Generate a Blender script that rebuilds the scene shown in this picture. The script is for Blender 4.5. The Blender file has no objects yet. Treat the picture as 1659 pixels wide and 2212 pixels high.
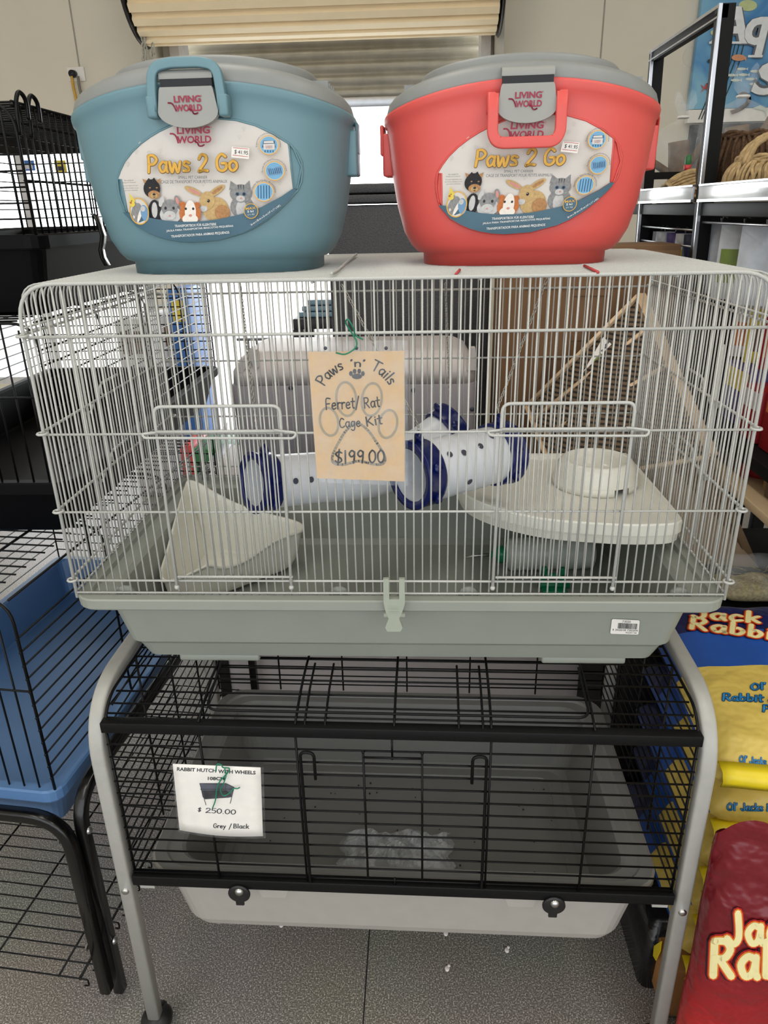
import bpy, bmesh, math, random
from mathutils import Vector, Matrix
random.seed(7)
PI = math.pi
SC = bpy.context.scene
COL = SC.collection

# ------------------------------------------------------------------ camera, world, lights, exposure
FPX = 1576.3
CAM_P = Vector((0.0404, -0.9907, 1.5))
PITCH, YAW, ROLL = 0.39245, -0.05302, -0.0223
FW = Vector((math.sin(YAW)*math.cos(PITCH), math.cos(YAW)*math.cos(PITCH), -math.sin(PITCH)))
RT0 = Vector((math.cos(YAW), -math.sin(YAW), 0)); UP0 = RT0.cross(FW)
RT = RT0*math.cos(ROLL) + UP0*math.sin(ROLL)
UPV = -RT0*math.sin(ROLL) + UP0*math.cos(ROLL)
cd = bpy.data.cameras.new('camera'); cam = bpy.data.objects.new('camera', cd); COL.objects.link(cam)
cd.sensor_fit = 'VERTICAL'; cd.sensor_height = 36.0; cd.sensor_width = 27.0
cd.lens = FPX/2212*36; cd.clip_start = 0.02; cd.clip_end = 200
m3 = Matrix((RT, UPV, -FW)).transposed()
cam.matrix_world = Matrix.Translation(CAM_P) @ m3.to_4x4()
SC.camera = cam

w = bpy.data.worlds.new('world'); SC.world = w; w.use_nodes = True
bg = w.node_tree.nodes['Background']
bg.inputs['Color'].default_value = (0.93, 0.97, 1.0, 1)
_t = w.node_tree; _tc = _t.nodes.new('ShaderNodeTexCoord'); _sx = _t.nodes.new('ShaderNodeSeparateXYZ'); _mr = _t.nodes.new('ShaderNodeMapRange')
_t.links.new(_tc.outputs['Generated'], _sx.inputs[0]); _t.links.new(_sx.outputs['Y'], _mr.inputs['Value'])     # the sky is brighter on the sun's side, beyond the doorway
for _k, _v in (('From Min', -.2), ('From Max', .9), ('To Min', 2.2), ('To Max', 8.0)): _mr.inputs[_k].default_value = _v
_t.links.new(_mr.outputs['Result'], bg.inputs['Strength'])

def area_light(name, loc, size, energy, color, rot=(0, 0, 0)):
    l = bpy.data.lights.new(name, 'AREA'); l.shape = 'RECTANGLE'; l.size, l.size_y = size
    l.energy = energy; l.color = color
    o = bpy.data.objects.new(name, l); o.location = loc; o.rotation_euler = rot; COL.objects.link(o); return o
area_light('ceiling_lamp', (-0.5, 0.5, 3.85), (0.3, 2.4), 22, (1, .95, .86))
area_light('ceiling_lamp', (1.3, -1.0, 3.85), (0.3, 2.4), 22, (1, .95, .86))
area_light('ceiling_lamp', (-1.6, -1.6, 3.85), (0.3, 2.4), 22, (1, .95, .86))
SC.view_settings.view_transform = 'Standard'; SC.view_settings.look = 'None'
SC.view_settings.exposure = 0.0; SC.view_settings.gamma = 1.0; SC.view_settings.use_curve_mapping = False
try:
    SC.cycles.max_bounces = 8; SC.cycles.transparent_max_bounces = 24
    SC.cycles.use_denoising = True
except Exception: pass

# ------------------------------------------------------------------ helpers
def ray(x, y): return FW + RT*((x-829.5)/FPX) + UPV*((1106-y)/FPX)
def at(x, y, Y): d = ray(x, y); return CAM_P + d*((Y-CAM_P.y)/d.y)
def atz(x, y, Z): d = ray(x, y); return CAM_P + d*((Z-CAM_P.z)/d.z)
def atx(x, y, X): d = ray(x, y); return CAM_P + d*((X-CAM_P.x)/d.x)

def lin(c): return tuple(((v/255)/12.92 if v/255 <= .04045 else ((v/255+.055)/1.055)**2.4) for v in c)
MATS = {}
def mat(name, rgb, rough=.5, metal=0., var=.06, scale=30., bump=0., bscale=200., spec=.5, alpha=1., trans=0., bdist=.002):
    """procedural principled material: colour varied by noise, optional fine bump"""
    m = bpy.data.materials.new(name); m.use_nodes = True; MATS[name] = m
    nt = m.node_tree; b = nt.nodes['Principled BSDF']; L = nt.links
    c = lin(rgb)
    tc = nt.nodes.new('ShaderNodeTexCoord')
    if var:
        n = nt.nodes.new('ShaderNodeTexNoise'); n.inputs['Scale'].default_value = scale; n.inputs['Detail'].default_value = 4
        L.new(tc.outputs['Object'], n.inputs['Vector'])
        r = nt.nodes.new('ShaderNodeValToRGB')
        r.color_ramp.elements[0].position = .3; r.color_ramp.elements[1].position = .7
        r.color_ramp.elements[0].color = tuple(v*(1-var) for v in c)+(1,)
        r.color_ramp.elements[1].color = tuple(min(1, v*(1+var)) for v in c)+(1,)
        L.new(n.outputs['Fac'], r.inputs['Fac']); L.new(r.outputs['Color'], b.inputs['Base Color'])
    else: b.inputs['Base Color'].default_value = c+(1,)
    b.inputs['Roughness'].default_value = rough; b.inputs['Metallic'].default_value = metal
    b.inputs['Specular IOR Level'].default_value = spec
    b.inputs['Alpha'].default_value = alpha
    b.inputs['Transmission Weight'].default_value = trans
    if bump:
        n2 = nt.nodes.new('ShaderNodeTexNoise'); n2.inputs['Scale'].default_value = bscale; n2.inputs['Detail'].default_value = 2
        L.new(tc.outputs['Object'], n2.inputs['Vector'])
        bp = nt.nodes.new('ShaderNodeBump'); bp.inputs['Strength'].default_value = bump; bp.inputs['Distance'].default_value = bdist
        L.new(n2.outputs['Fac'], bp.inputs['Height']); L.new(bp.outputs['Normal'], b.inputs['Normal'])
    return m

def film(name, rgb=(235, 240, 245), clear=.8, rough=.08, bscale=25, bump=.5):
    """thin clear plastic: transparent mixed with a glossy and a little white"""
    m = bpy.data.materials.new(name); m.use_nodes = True; MATS[name] = m
    nt = m.node_tree; nt.nodes.clear(); L = nt.links
    out = nt.nodes.new('ShaderNodeOutputMaterial'); tr = nt.nodes.new('ShaderNodeBsdfTransparent')
    pr = nt.nodes.new('ShaderNodeBsdfPrincipled'); pr.inputs['Base Color'].default_value = lin(rgb)+(1,)
    pr.inputs['Roughness'].default_value = rough; pr.inputs['Specular IOR Level'].default_value = .8
    tc = nt.nodes.new('ShaderNodeTexCoord'); n = nt.nodes.new('ShaderNodeTexNoise'); n.inputs['Scale'].default_value = bscale; n.inputs['Detail'].default_value = 6
    L.new(tc.outputs['Object'], n.inputs['Vector'])
    bp = nt.nodes.new('ShaderNodeBump'); bp.inputs['Strength'].default_value = bump; bp.inputs['Distance'].default_value = .01
    L.new(n.outputs['Fac'], bp.inputs['Height']); L.new(bp.outputs['Normal'], pr.inputs['Normal'])
    r = nt.nodes.new('ShaderNodeMapRange'); r.inputs['From Min'].default_value = .35; r.inputs['From Max'].default_value = .7
    r.inputs['To Min'].default_value = max(0, (1-clear)*.4); r.inputs['To Max'].default_value = min(1, (1-clear)*2)
    L.new(n.outputs['Fac'], r.inputs['Value'])
    mx = nt.nodes.new('ShaderNodeMixShader')
    L.new(r.outputs['Result'], mx.inputs['Fac']); L.new(tr.outputs[0], mx.inputs[1]); L.new(pr.outputs[0], mx.inputs[2])
    L.new(mx.outputs[0], out.inputs['Surface'])
    return m

class MB:
    """collects shapes into ONE mesh; self.m is the material name of what is added next"""
    def __init__(s, m): s.v = []; s.f = []; s.fm = []; s.sm = []; s.mats = [m]; s.m = m
    def use(s, m):
        s.m = m
        if m not in s.mats: s.mats.append(m)
        return s
    def add(s, vs, fs, smooth=False):
        o = len(s.v); s.v += [Vector(p) for p in vs]; i = s.mats.index(s.m)
        for f in fs:
            s.f.append([o+k for k in f]); s.fm.append(i); s.sm.append(smooth)
        return s
    def box(s, a, b, bev=0., seg=2, M=None):
        x0, y0, z0 = a; x1, y1, z1 = b
        vs = [(x0,y0,z0),(x1,y0,z0),(x1,y1,z0),(x0,y1,z0),(x0,y0,z1),(x1,y0,z1),(x1,y1,z1),(x0,y1,z1)]
        fs = [(0,3,2,1),(4,5,6,7),(0,1,5,4),(1,2,6,5),(2,3,7,6),(3,0,4,7)]
        if bev:
            bm = bmesh.new(); q = [bm.verts.new(p) for p in vs]
            for f in fs: bm.faces.new([q[k] for k in f])
            bmesh.ops.bevel(bm, geom=bm.edges[:], offset=bev, segments=seg, profile=.5, affect='EDGES')
            bm.verts.index_update()
            vs = [v.co.copy() for v in bm.verts]; fs = [[v.index for v in f.verts] for f in bm.faces]; bm.free()
        if M: vs = [M @ Vector(p) for p in vs]
        return s.add(vs, fs, bool(bev))
    def tube(s, pts, r, n=6, cap=True, closed=False, flat=1.):
        pts = [Vector(p) for p in pts]; N = len(pts); vs = []; prev = None
        rs = r if isinstance(r, (list, tuple)) else [r]*N
        for i, p in enumerate(pts):
            if closed: t = (pts[(i+1) % N]-pts[i-1])
            else: t = (pts[min(i+1, N-1)]-pts[max(i-1, 0)])
            t.normalize()
            if prev is None:
                a = Vector((0, 0, 1)) if abs(t.z) < .9 else Vector((1, 0, 0))
                u = t.cross(a).normalized()
            else: u = (prev - t*prev.dot(t)).normalized()
            prev = u; w_ = t.cross(u)
            for k in range(n):
                an = 2*PI*k/n
                vs.append(p + u*(math.cos(an)*rs[i]) + w_*(math.sin(an)*rs[i]*flat))
        fs = []
        for i in range(N if closed else N-1):
            j = (i+1) % N
            for k in range(n): fs.append((i*n+k, i*n+(k+1) % n, j*n+(k+1) % n, j*n+k))
        if cap and not closed: fs.append(list(range(n))[::-1]); fs.append([(N-1)*n+k for k in range(n)])
        return s.add(vs, fs, True)
    def sqtube(s, pts, hw, hd, side, bev=.3, smooth=True):
        """rectangular tube along pts; side = fixed axis giving the half width hw"""
        pts = [Vector(p) for p in pts]; N = len(pts); vs = []; u = Vector(side).normalized()
        prof = []
        for (sx, sy, a0) in ((1,1,0),(-1,1,90),(-1,-1,180),(1,-1,270)):
            for k in range(4):
                a = math.radians(a0+30*k); prof.append((sx*(1-bev)+bev*math.cos(a), sy*(1-bev)+bev*math.sin(a)))
        n = len(prof)
        for i, p in enumerate(pts):
            t = (pts[min(i+1, N-1)]-pts[max(i-1, 0)]).normalized(); w_ = t.cross(u).normalized()
            for a, b in prof: vs.append(p+u*(a*hw)+w_*(b*hd))
        fs = []
        for i in range(N-1):
            for k in range(n): fs.append((i*n+k, i*n+(k+1) % n, (i+1)*n+(k+1) % n, (i+1)*n+k))
        fs.append(list(range(n))[::-1]); fs.append([(N-1)*n+k for k in range(n)])
        return s.add(vs, fs, smooth)
    def lathe(s, prof, n=32, M=None, close=False, a0=0., a1=2*PI):
        """prof = [(r, z)] revolved about z"""
        full = abs(a1-a0-2*PI) < 1e-6; k = n if full else n+1; vs = []; fs = []
        for r, z in prof:
            for i in range(k):
                a = a0+(a1-a0)*i/n; vs.append(Vector((r*math.cos(a), r*math.sin(a), z)))
        P = len(prof)
        for j in range(P if close else P-1):
            q = (j+1) % P
            for i in range(n):
                i2 = (i+1) % k; fs.append((j*k+i, j*k+i2, q*k+i2, q*k+i))
        if M: vs = [M @ v for v in vs]
        return s.add(vs, fs, True)
    def rings(s, rings, cap0=False, cap1=False, smooth=True, closed=True):
        """rings = list of equal-length point lists, lofted"""
        n = len(rings[0]); vs = [p for r in rings for p in r]; fs = []
        for i in range(len(rings)-1):
            for k in range(n if closed else n-1):
                k2 = (k+1) % n; fs.append((i*n+k, i*n+k2, (i+1)*n+k2, (i+1)*n+k))
        if cap0: fs.append(list(range(n))[::-1])
        if cap1: fs.append([(len(rings)-1)*n+k for k in range(n)])
        return s.add(vs, fs, smooth)
    def grid(s, fn, nu, nv, smooth=True):
        vs = [fn(i/nu, j/nv) for j in range(nv+1) for i in range(nu+1)]
        fs = [(j*(nu+1)+i, j*(nu+1)+i+1, (j+1)*(nu+1)+i+1, (j+1)*(nu+1)+i) for j in range(nv) for i in range(nu)]
        return s.add(vs, fs, smooth)
    def ball(s, c, r, n=12, sc=(1, 1, 1)):
        c = Vector(c); m_ = n//2; rg = []
        for j in range(m_+1):
            a = -PI/2+PI*j/m_
            rg.append([c+Vector((r*sc[0]*math.cos(a)*math.cos(2*PI*k/n), r*sc[1]*math.cos(a)*math.sin(2*PI*k/n), r*sc[2]*math.sin(a))) for k in range(n)])
        return s.rings(rg)
    def slab(s, poly, d, smooth=False):
        """prism: poly of 3-D points extruded by vector d"""
        d = Vector(d); n = len(poly); P = [Vector(p) for p in poly]
        fs = [list(range(n)), [n+k for k in range(n)][::-1]]+[(k, n+k, n+(k+1) % n, (k+1) % n)[::-1] for k in range(n)]
        return s.add(P+[p+d for p in P], fs, smooth)
    def build(s, name, parent=None, solid=0., world=True):
        me = bpy.data.meshes.new(name); off = Vector((0, 0, 0))
        inv = None
        if parent is not None and world: inv = mw(parent).inverted()
        me.from_pydata([tuple((inv @ p) if inv else p) for p in s.v], [], s.f)
        for m in s.mats: me.materials.append(MATS[m])
        me.polygons.foreach_set('material_index', s.fm); me.polygons.foreach_set('use_smooth', s.sm)
        me.validate(); me.update()
        o = bpy.data.objects.new(name, me); COL.objects.link(o)
        if parent is not None: o.parent = parent
        if solid:
            md = o.modifiers.new('thickness', 'SOLIDIFY'); md.thickness = solid; md.offset = 0
        return o

def mw(o):
    m = o.matrix_basis.copy()
    while o.parent: o = o.parent; m = o.matrix_basis @ m
    return m
def thing(name, label, cat, loc=(0, 0, 0), rz=0., group=None):
    o = bpy.data.objects.new(name, None); COL.objects.link(o); o.empty_display_size = .05
    o.location = loc; o.rotation_euler = (0, 0, rz)
    return tag(o, label, cat, group)
def tag(o, label, cat, group=None, kind=None):
    o['label'] = label; o['category'] = cat
    if group: o['group'] = group
    if kind: o['kind'] = kind
    return o
def struct(o): o['kind'] = 'structure'; return o

def sup(a, b, t, n):
    c, s_ = math.cos(t), math.sin(t)
    return (a*math.copysign(abs(c)**(2/n), c), b*math.copysign(abs(s_)**(2/n), s_))
def rrect(x0, y0, x1, y1, r, n=5):
    out = []
    for cx_, cy_, a in ((x1-r, y1-r, 0), (x0+r, y1-r, 90), (x0+r, y0+r, 180), (x1-r, y0+r, 270)):
        for i in range(n+1):
            t = math.radians(a+90*i/n); out.append((cx_+r*math.cos(t), cy_+r*math.sin(t)))
    return out
def fillet(pts, r, n=5):
    """polyline with rounded corners"""
    pts = [Vector(p) for p in pts]; out = [pts[0]]
    for i in range(1, len(pts)-1):
        a, b, c = pts[i-1], pts[i], pts[i+1]
        d1, d2 = (a-b), (c-b); rr = min(r, d1.length*.49, d2.length*.49)
        p, q = b+d1.normalized()*rr, b+d2.normalized()*rr
        for k in range(n+1):
            t = k/n; out.append(p*(1-t)**2+b*2*t*(1-t)+q*t*t)
    out.append(pts[-1]); return out
def spline(pts, n=6, closed=False):
    pts = [Vector(p) for p in pts]; N = len(pts); out = []
    g = (lambda i: pts[i % N]) if closed else (lambda i: pts[min(max(i, 0), N-1)])
    for i in range(N if closed else N-1):
        a, b, c, d = g(i-1), g(i), g(i+1), g(i+2)
        for k in range(n):
            t = k/n
            out.append(.5*((2*b)+(c-a)*t+(2*a-5*b+4*c-d)*t*t+(3*b-a-3*c+d)*t**3))
    if not closed: out.append(pts[-1])
    return out

# ---- lettering -----------------------------------------------------------
_tx = {}
def text2d(s, bold=0., shear=0., sp=1.):
    """outline lettering -> (verts in a unit box, faces, aspect)"""
    k = (s, bold, shear, sp)
    if k in _tx: return _tx[k]
    cu = bpy.data.curves.new('tmp', 'FONT'); cu.body = s; cu.size = 1; cu.offset = bold; cu.shear = shear; cu.resolution_u = 3; cu.space_character = sp
    o = bpy.data.objects.new('tmp', cu); COL.objects.link(o)
    dg = bpy.context.evaluated_depsgraph_get(); e = o.evaluated_get(dg); me = e.to_mesh()
    vs = [(v.co.x, v.co.y) for v in me.vertices]; fs = [list(p.vertices) for p in me.polygons]
    e.to_mesh_clear(); bpy.data.objects.remove(o); bpy.data.curves.remove(cu)
    x0 = min(v[0] for v in vs); x1 = max(v[0] for v in vs); y0 = min(v[1] for v in vs); y1 = max(v[1] for v in vs)
    r = ([((x-x0)/(x1-x0), (y-y0)/(y1-y0)) for x, y in vs], fs, (x1-x0)/(y1-y0)); _tx[k] = r; return r

# single-stroke glyphs: advance, strokes (cap height 1)
GL = {
 ' ': (.4, []), '.': (.25, [[(.08,.0),(.1,.03)]]), "'": (.2, [[(.1,1),(.06,.8)]]), '/': (.5, [[(.05,-.15),(.4,1.1)]]),
 '$': (.7, [[(.58,.82),(.35,.92),(.12,.75),(.3,.52),(.5,.4),(.55,.18),(.3,.05),(.08,.2)],[(.4,1.1),(.28,-.12)]]),
 '&': (.75, [[(.68,0),(.2,.7),(.25,.97),(.45,.9),(.42,.68),(.1,.35),(.12,.05),(.4,.02),(.65,.4)]]),
 '0': (.65, [[(.3,1),(.08,.7),(.1,.2),(.3,0),(.52,.3),(.5,.8),(.3,1)]]), 'o': (.6, [[(.28,.6),(.08,.42),(.1,.12),(.28,0),(.48,.2),(.46,.45),(.28,.6)]]),
 '1': (.35, [[(.15,1),(.15,0)]]), '2': (.65, [[(.1,.75),(.25,1),(.5,.9),(.48,.6),(.08,.02),(.3,.06),(.58,.02)]]),
 '5': (.6, [[(.5,1),(.15,.97),(.12,.58),(.35,.6),(.5,.35),(.35,.02),(.08,.08)]]),
 '9': (.65, [[(.5,.85),(.3,1),(.1,.75),(.25,.5),(.48,.65),(.5,.9),(.48,.4),(.42,0)]]),
 'P': (.68, [[(.1,0),(.13,.5),(.12,1)],[(.12,1),(.4,1.0),(.6,.75),(.4,.48),(.13,.48)]]),
 'a': (.62, [[(.48,.5),(.28,.6),(.08,.35),(.2,.02),(.4,.1),(.49,.42)],[(.5,.58),(.49,.15),(.55,0)]]),
 'w': (.8, [[(.06,.6),(.14,.1),(.22,0),(.36,.5),(.5,0),(.6,.1),(.68,.6)]]), 's': (.5, [[(.4,.52),(.2,.6),(.1,.42),(.35,.25),(.36,.06),(.08,.05)]]),
 'n': (.6, [[(.1,.6),(.1,0)],[(.1,.4),(.28,.6),(.44,.45),(.46,0)]]), 'T': (.7, [[(.05,1),(.65,1)],[(.35,1),(.33,0)]]),
 'i': (.28, [[(.13,.6),(.13,0)],[(.13,.82),(.14,.85)]]), 'l': (.28, [[(.13,1.05),(.13,0)]]),
 'F': (.62, [[(.1,0),(.12,1),(.55,1)],[(.11,.52),(.45,.54)]]), 'e': (.58, [[(.1,.3),(.45,.36),(.36,.58),(.15,.5),(.09,.2),(.25,0),(.48,.1)]]),
 'r': (.45, [[(.1,.6),(.1,0)],[(.1,.38),(.25,.58),(.42,.55)]]), 't': (.45, [[(.2,.95),(.2,.1),(.35,.02)],[(.02,.62),(.4,.64)]]),
 'R': (.7, [[(.1,0),(.12,1)],[(.12,1),(.42,1),(.55,.78),(.4,.52),(.13,.5)],[(.25,.5),(.6,0)]]),
 'C': (.65, [[(.55,.85),(.3,1),(.08,.6),(.15,.1),(.4,0),(.6,.15)]]), 'c': (.52, [[(.42,.5),(.25,.6),(.08,.35),(.16,.03),(.44,.1)]]),
 'g': (.6, [[(.45,.5),(.25,.6),(.08,.35),(.22,.05),(.45,.3),(.47,.58),(.45,-.2),(.25,-.38),(.06,-.25)]]),
 'K': (.68, [[(.1,1),(.1,0)],[(.55,.95),(.13,.45)],[(.2,.52),(.6,0)]]), 'k': (.55, [[(.1,1.05),(.1,0)],[(.45,.6),(.13,.28)],[(.2,.35),(.48,0)]]),
 'G': (.75, [[(.6,.85),(.35,1),(.1,.65),(.15,.15),(.4,0),(.62,.15),(.64,.45)],[(.38,.45),(.64,.45)]]),
 'y': (.55, [[(.08,.6),(.25,.1)],[(.46,.6),(.25,.05),(.1,-.35)]]), 'B': (.68, [[(.1,0),(.12,1)],[(.12,1),(.45,.95),(.42,.58),(.14,.52)],[(.14,.52),(.5,.48),(.52,.08),(.1,0)]]),
 'J': (.6, [[(.45,1),(.46,.25),(.28,0),(.08,.2)]]), 'O': (.8, [[(.36,1),(.1,.7),(.1,.25),(.36,0),(.64,.25),(.64,.7),(.36,1)]]),
 'b': (.6, [[(.1,1.05),(.1,.05)],[(.1,.4),(.3,.6),(.5,.35),(.35,.02),(.1,.08)]]), 'h': (.6, [[(.1,1.05),(.1,0)],[(.1,.4),(.3,.58),(.45,.4),(.46,0)]]),
 'A': (.7, [[(.05,0),(.33,1),(.6,0)],[(.15,.35),(.5,.35)]]),
 'q': (.6, [[(.46,.5),(.25,.6),(.08,.35),(.22,.03),(.45,.2)],[(.48,.6),(.48,-.35)]]),
 'S': (.65, [[(.52,.85),(.3,1),(.1,.78),(.3,.55),(.52,.3),(.35,.02),(.08,.15)]]),
}
def strokes2d(s, wid, n=4, track=1.):
    """stroke lettering -> verts/faces, cap height 1, width of the run; wid = stroke width in cap heights"""
    vs, fs, x = [], [], 0.
    h = wid/2
    for ch in s:
        adv, st = GL[ch]
        for q in st:
            P = spline([(p[0]+x, p[1], 0) for p in q], n) if len(q) > 2 else [Vector((p[0]+x, p[1], 0)) for p in q]
            for a, b in zip(P[:-1], P[1:]):
                d = (b-a)
                if d.length < 1e-6: continue
                d.normalize(); nn = Vector((-d.y, d.x, 0))*h; o = len(vs)
                vs += [a+nn, a-nn, b-nn, b+nn]; fs.append([o, o+1, o+2, o+3])
            for p in P:
                o = len(vs); vs += [p+Vector((h*math.cos(PI*k/4), h*math.sin(PI*k/4), 0)) for k in range(8)]; fs.append([o+k for k in range(8)])
        x += adv*track
    return [(v.x, v.y) for v in vs], fs, x

def put(mb, vf, fn, m):
    """flat art (verts, faces) placed in the scene through fn(u, v) -> point"""
    mb.use(m); mb.add([fn(u, v) for u, v in vf[0]], vf[1]); return mb
def quadmap(P00, P10, P01, P11=None, off=None, w_=1., h_=1.):
    P00, P10, P01 = Vector(P00), Vector(P10), Vector(P01)
    P11 = Vector(P11) if P11 is not None else P10+P01-P00
    off = Vector(off) if off is not None else Vector((0, 0, 0))
    def fn(u, v):
        u, v = u/w_, v/h_
        return P00*(1-u)*(1-v)+P10*u*(1-v)+P01*(1-u)*v+P11*u*v+off
    return fn
def disc2d(cx, cy, rx, ry=None, n=24, rot=0., a0=0., a1=2*PI):
    ry = rx if ry is None else ry; c, s_ = math.cos(rot), math.sin(rot); P = []
    for k in range(n):
        a = a0+(a1-a0)*k/(n if abs(a1-a0-2*PI) < 1e-6 else n-1); x, y = rx*math.cos(a), ry*math.sin(a); P.append((cx+x*c-y*s_, cy+x*s_+y*c))
    return (P, [list(range(n))])
def ring2d(cx, cy, rx, ry, t, n=28, rot=0.):
    a = disc2d(cx, cy, rx, ry, n, rot)[0]; b = disc2d(cx, cy, rx-t, ry-t, n, rot)[0]
    return (a+b, [[k, (k+1) % n, n+(k+1) % n, n+k] for k in range(n)])
def poly2d(pts): return (list(pts), [list(range(len(pts)))])
def line2d(pts, w_):
    vs, fs = [], []
    P = [Vector((p[0], p[1])) for p in pts]
    for a, b in zip(P[:-1], P[1:]):
        d = (b-a).normalized(); n_ = Vector((-d.y, d.x))*w_/2; e = d*w_*.3; o = len(vs)
        vs += [tuple(a-e+n_), tuple(a-e-n_), tuple(b+e-n_), tuple(b+e+n_)]; fs.append([o, o+1, o+2, o+3])
    return (vs, fs)

# ------------------------------------------------------------------ materials
mat('wall_paint', (222, 214, 197), .8, var=.04, scale=1.5, bump=.1, bscale=120)
mat('ceiling_paint', (225, 222, 214), .9)
mat('seam', (158, 152, 140), .8)
mat('concrete', (200, 198, 190), .9, scale=6)
mat('cream_metal', (242, 222, 186), .35, var=.03, scale=8)
mat('grey_metal', (176, 172, 160), .5, metal=.0, var=.14, scale=9)
mat('steel', (190, 190, 188), .3, metal=1., var=.05)
mat('dark_steel', (60, 58, 58), .45, metal=.7)
mat('rust', (120, 70, 55), .7)
mat('wire_white', (186, 186, 181), .45, var=.10, scale=900, bump=.3, bscale=900)
mat('tray_grey', (145, 149, 140), .42, var=.03, scale=15)
mat('latch_grey', (158, 164, 150), .42, var=.03)
mat('paper', (238, 233, 226), .6, var=.02)
mat('cream_paper', (232, 204, 164), .6, var=.02)
mat('ink', (22, 20, 28), .5, var=.0)
mat('paw_grey', (150, 138, 118), .6, var=.02)
mat('tie_green', (20, 120, 90), .5)
film('clear_sleeve', clear=.95, rough=.15, bscale=40, bump=.3)
film('clear_bag', clear=.70, rough=.08, bscale=28, bump=1.)
film('shelf_bag', clear=.90, rough=.2, bscale=12, bump=.8)
film('pane_glass', (225, 235, 245), clear=.92, rough=.02, bscale=2, bump=0)
mat('pan_white', (232, 230, 218), .35, var=.02)
mat('dish_white', (232, 230, 218), .2, var=.03, scale=40)
mat('tube_white', (226, 230, 236), .3, var=.02)
mat('tube_blue', (16, 28, 92), .25, var=.05)
mat('hole_dark', (70, 72, 84), .6)
mat('bottle_white', (214, 220, 212), .35, var=.03, trans=.15)
mat('green_plastic', (8, 120, 80), .35)
mat('chain_metal', (198, 194, 186), .3, metal=.8)
mat('black_wire', (10, 10, 11), .35, spec=.2, var=.08)
mat('black_bar', (13, 13, 14), .5, spec=.2, var=.08, bump=.15, bscale=500)
mat('stand_grey', (170, 168, 162), .32, metal=.0, var=.04, scale=60)
mat('hutch_pan_shaded', (128, 127, 124), .4, var=.04, scale=8)  # inside of the same grey pan, its shade painted in as a darker grey
mat('hutch_pan_lit', (170, 165, 158), .5, var=.03)
mat('caster_black', (24, 24, 25), .4)
mat('blue_tray', (84, 120, 166), .38, var=.06, scale=7)
mat('black_tray', (6, 6, 8), .5, spec=.1, var=.08, scale=8)
mat('black_tube', (8, 8, 9), .22)
mat('carrier_blue', (102, 137, 147), .42, var=.02, scale=12)
mat('carrier_red', (216, 84, 78), .42, var=.02, scale=12)
mat('lid_grey', (132, 134, 132), .45, var=.03)
mat('latch_plate', (150, 150, 145), .42, var=.02)
mat('logo_red', (150, 22, 56), .5, var=.0)
mat('slot_dark', (18, 18, 24), .6)
mat('label_white', (212, 205, 198), .4, var=.03, scale=25)
mat('label_teal', (62, 98, 116), .4, var=.02)
mat('letter_gold', (222, 168, 52), .4, var=.04)
mat('letter_gold_edge', (110, 80, 40), .5, var=.0)
mat('label_text', (70, 74, 78), .5, var=.0)
mat('faint_print', (204, 198, 192), .5, var=.0)
mat('white_ink', (232, 230, 226), .5, var=.0)
mat('fur_black', (38, 36, 40), .8, var=.3, scale=300)
mat('fur_tan', (176, 130, 86), .8, var=.2, scale=300)
mat('fur_sand', (196, 164, 112), .8, var=.15, scale=300)
mat('fur_grey', (140, 140, 140), .8, var=.2, scale=300)
mat('fur_light', (198, 196, 194), .8, var=.1, scale=300)
mat('fur_white', (236, 228, 218), .8, var=.05, scale=300)
mat('fur_rust', (190, 112, 60), .8, var=.15, scale=300)
mat('nose_pink', (206, 140, 132), .6)
mat('bird_yellow', (226, 200, 80), .6)
mat('bird_blue', (110, 150, 186), .6)
mat('circle_blue', (112, 168, 204), .45, var=.05)
mat('circle_dark', (44, 86, 122), .45)
mat('price_red', (190, 70, 70), .6)
mat('cabinet_dark', (60, 60, 63), .55, var=.35, scale=260, bump=.9, bscale=260)
mat('cardboard', (116, 86, 58), .8, var=.08, scale=9)
mat('cardboard_dark', (96, 70, 48), .8)
mat('tape_tan', (128, 96, 64), .35)
mat('box_mauve', (150, 144, 150), .5, var=.03)
mat('box_pale', (204, 196, 194), .5, var=.03)
mat('pine', (214, 184, 148), .6, var=.08, scale=40)
mat('woven_dark', (84, 68, 52), .8, var=.4, scale=120, bump=.8, bscale=150)
mat('tan_panel', (142, 118, 90), .55, var=.05)
mat('tan_dark', (104, 84, 62), .6)
mat('straw', (176, 150, 108), .8, var=.3, scale=90)
mat('straw_dark', (84, 60, 38), .9, var=.4, scale=140, bump=1., bscale=260)
mat('fibre_brown', (134, 96, 60), .9, var=.35, scale=160, bump=1., bscale=260)
mat('driftwood', (108, 86, 64), .85, var=.2, scale=50, bump=.5, bscale=90)
mat('hay', (150, 136, 92), .9, var=.4, scale=160)
mat('shelf_black', (12, 12, 13), .62, spec=.2, var=.08)
mat('shelf_chrome', (176, 178, 182), .3, metal=.9)
mat('rail_clear', (214, 220, 228), .15, var=.08, scale=20)
mat('pegboard', (176, 160, 148), .7)
mat('pack_silver', (200, 206, 214), .22, var=.10, scale=30, bump=.6, bscale=40)
mat('pack_red', (150, 26, 34), .4); mat('pack_purple', (78, 62, 120), .5); mat('pack_green', (120, 140, 70), .5)
mat('pack_yellow', (214, 190, 60), .5); mat('pack_white', (206, 204, 206), .5); mat('pack_blue', (60, 84, 140), .5)
mat('pack_brown', (96, 72, 56), .5); mat('pack_orange', (200, 110, 60), .5); mat('pack_navy', (36, 42, 70), .5)
mat('seed', (150, 120, 76), .9, var=.5, scale=260)
mat('wood_shelf', (196, 170, 134), .6, var=.08, scale=15)
mat('sack_yellow', (214, 186, 92), .42, var=.05, scale=9, bump=.7, bscale=24, bdist=.012)
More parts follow.
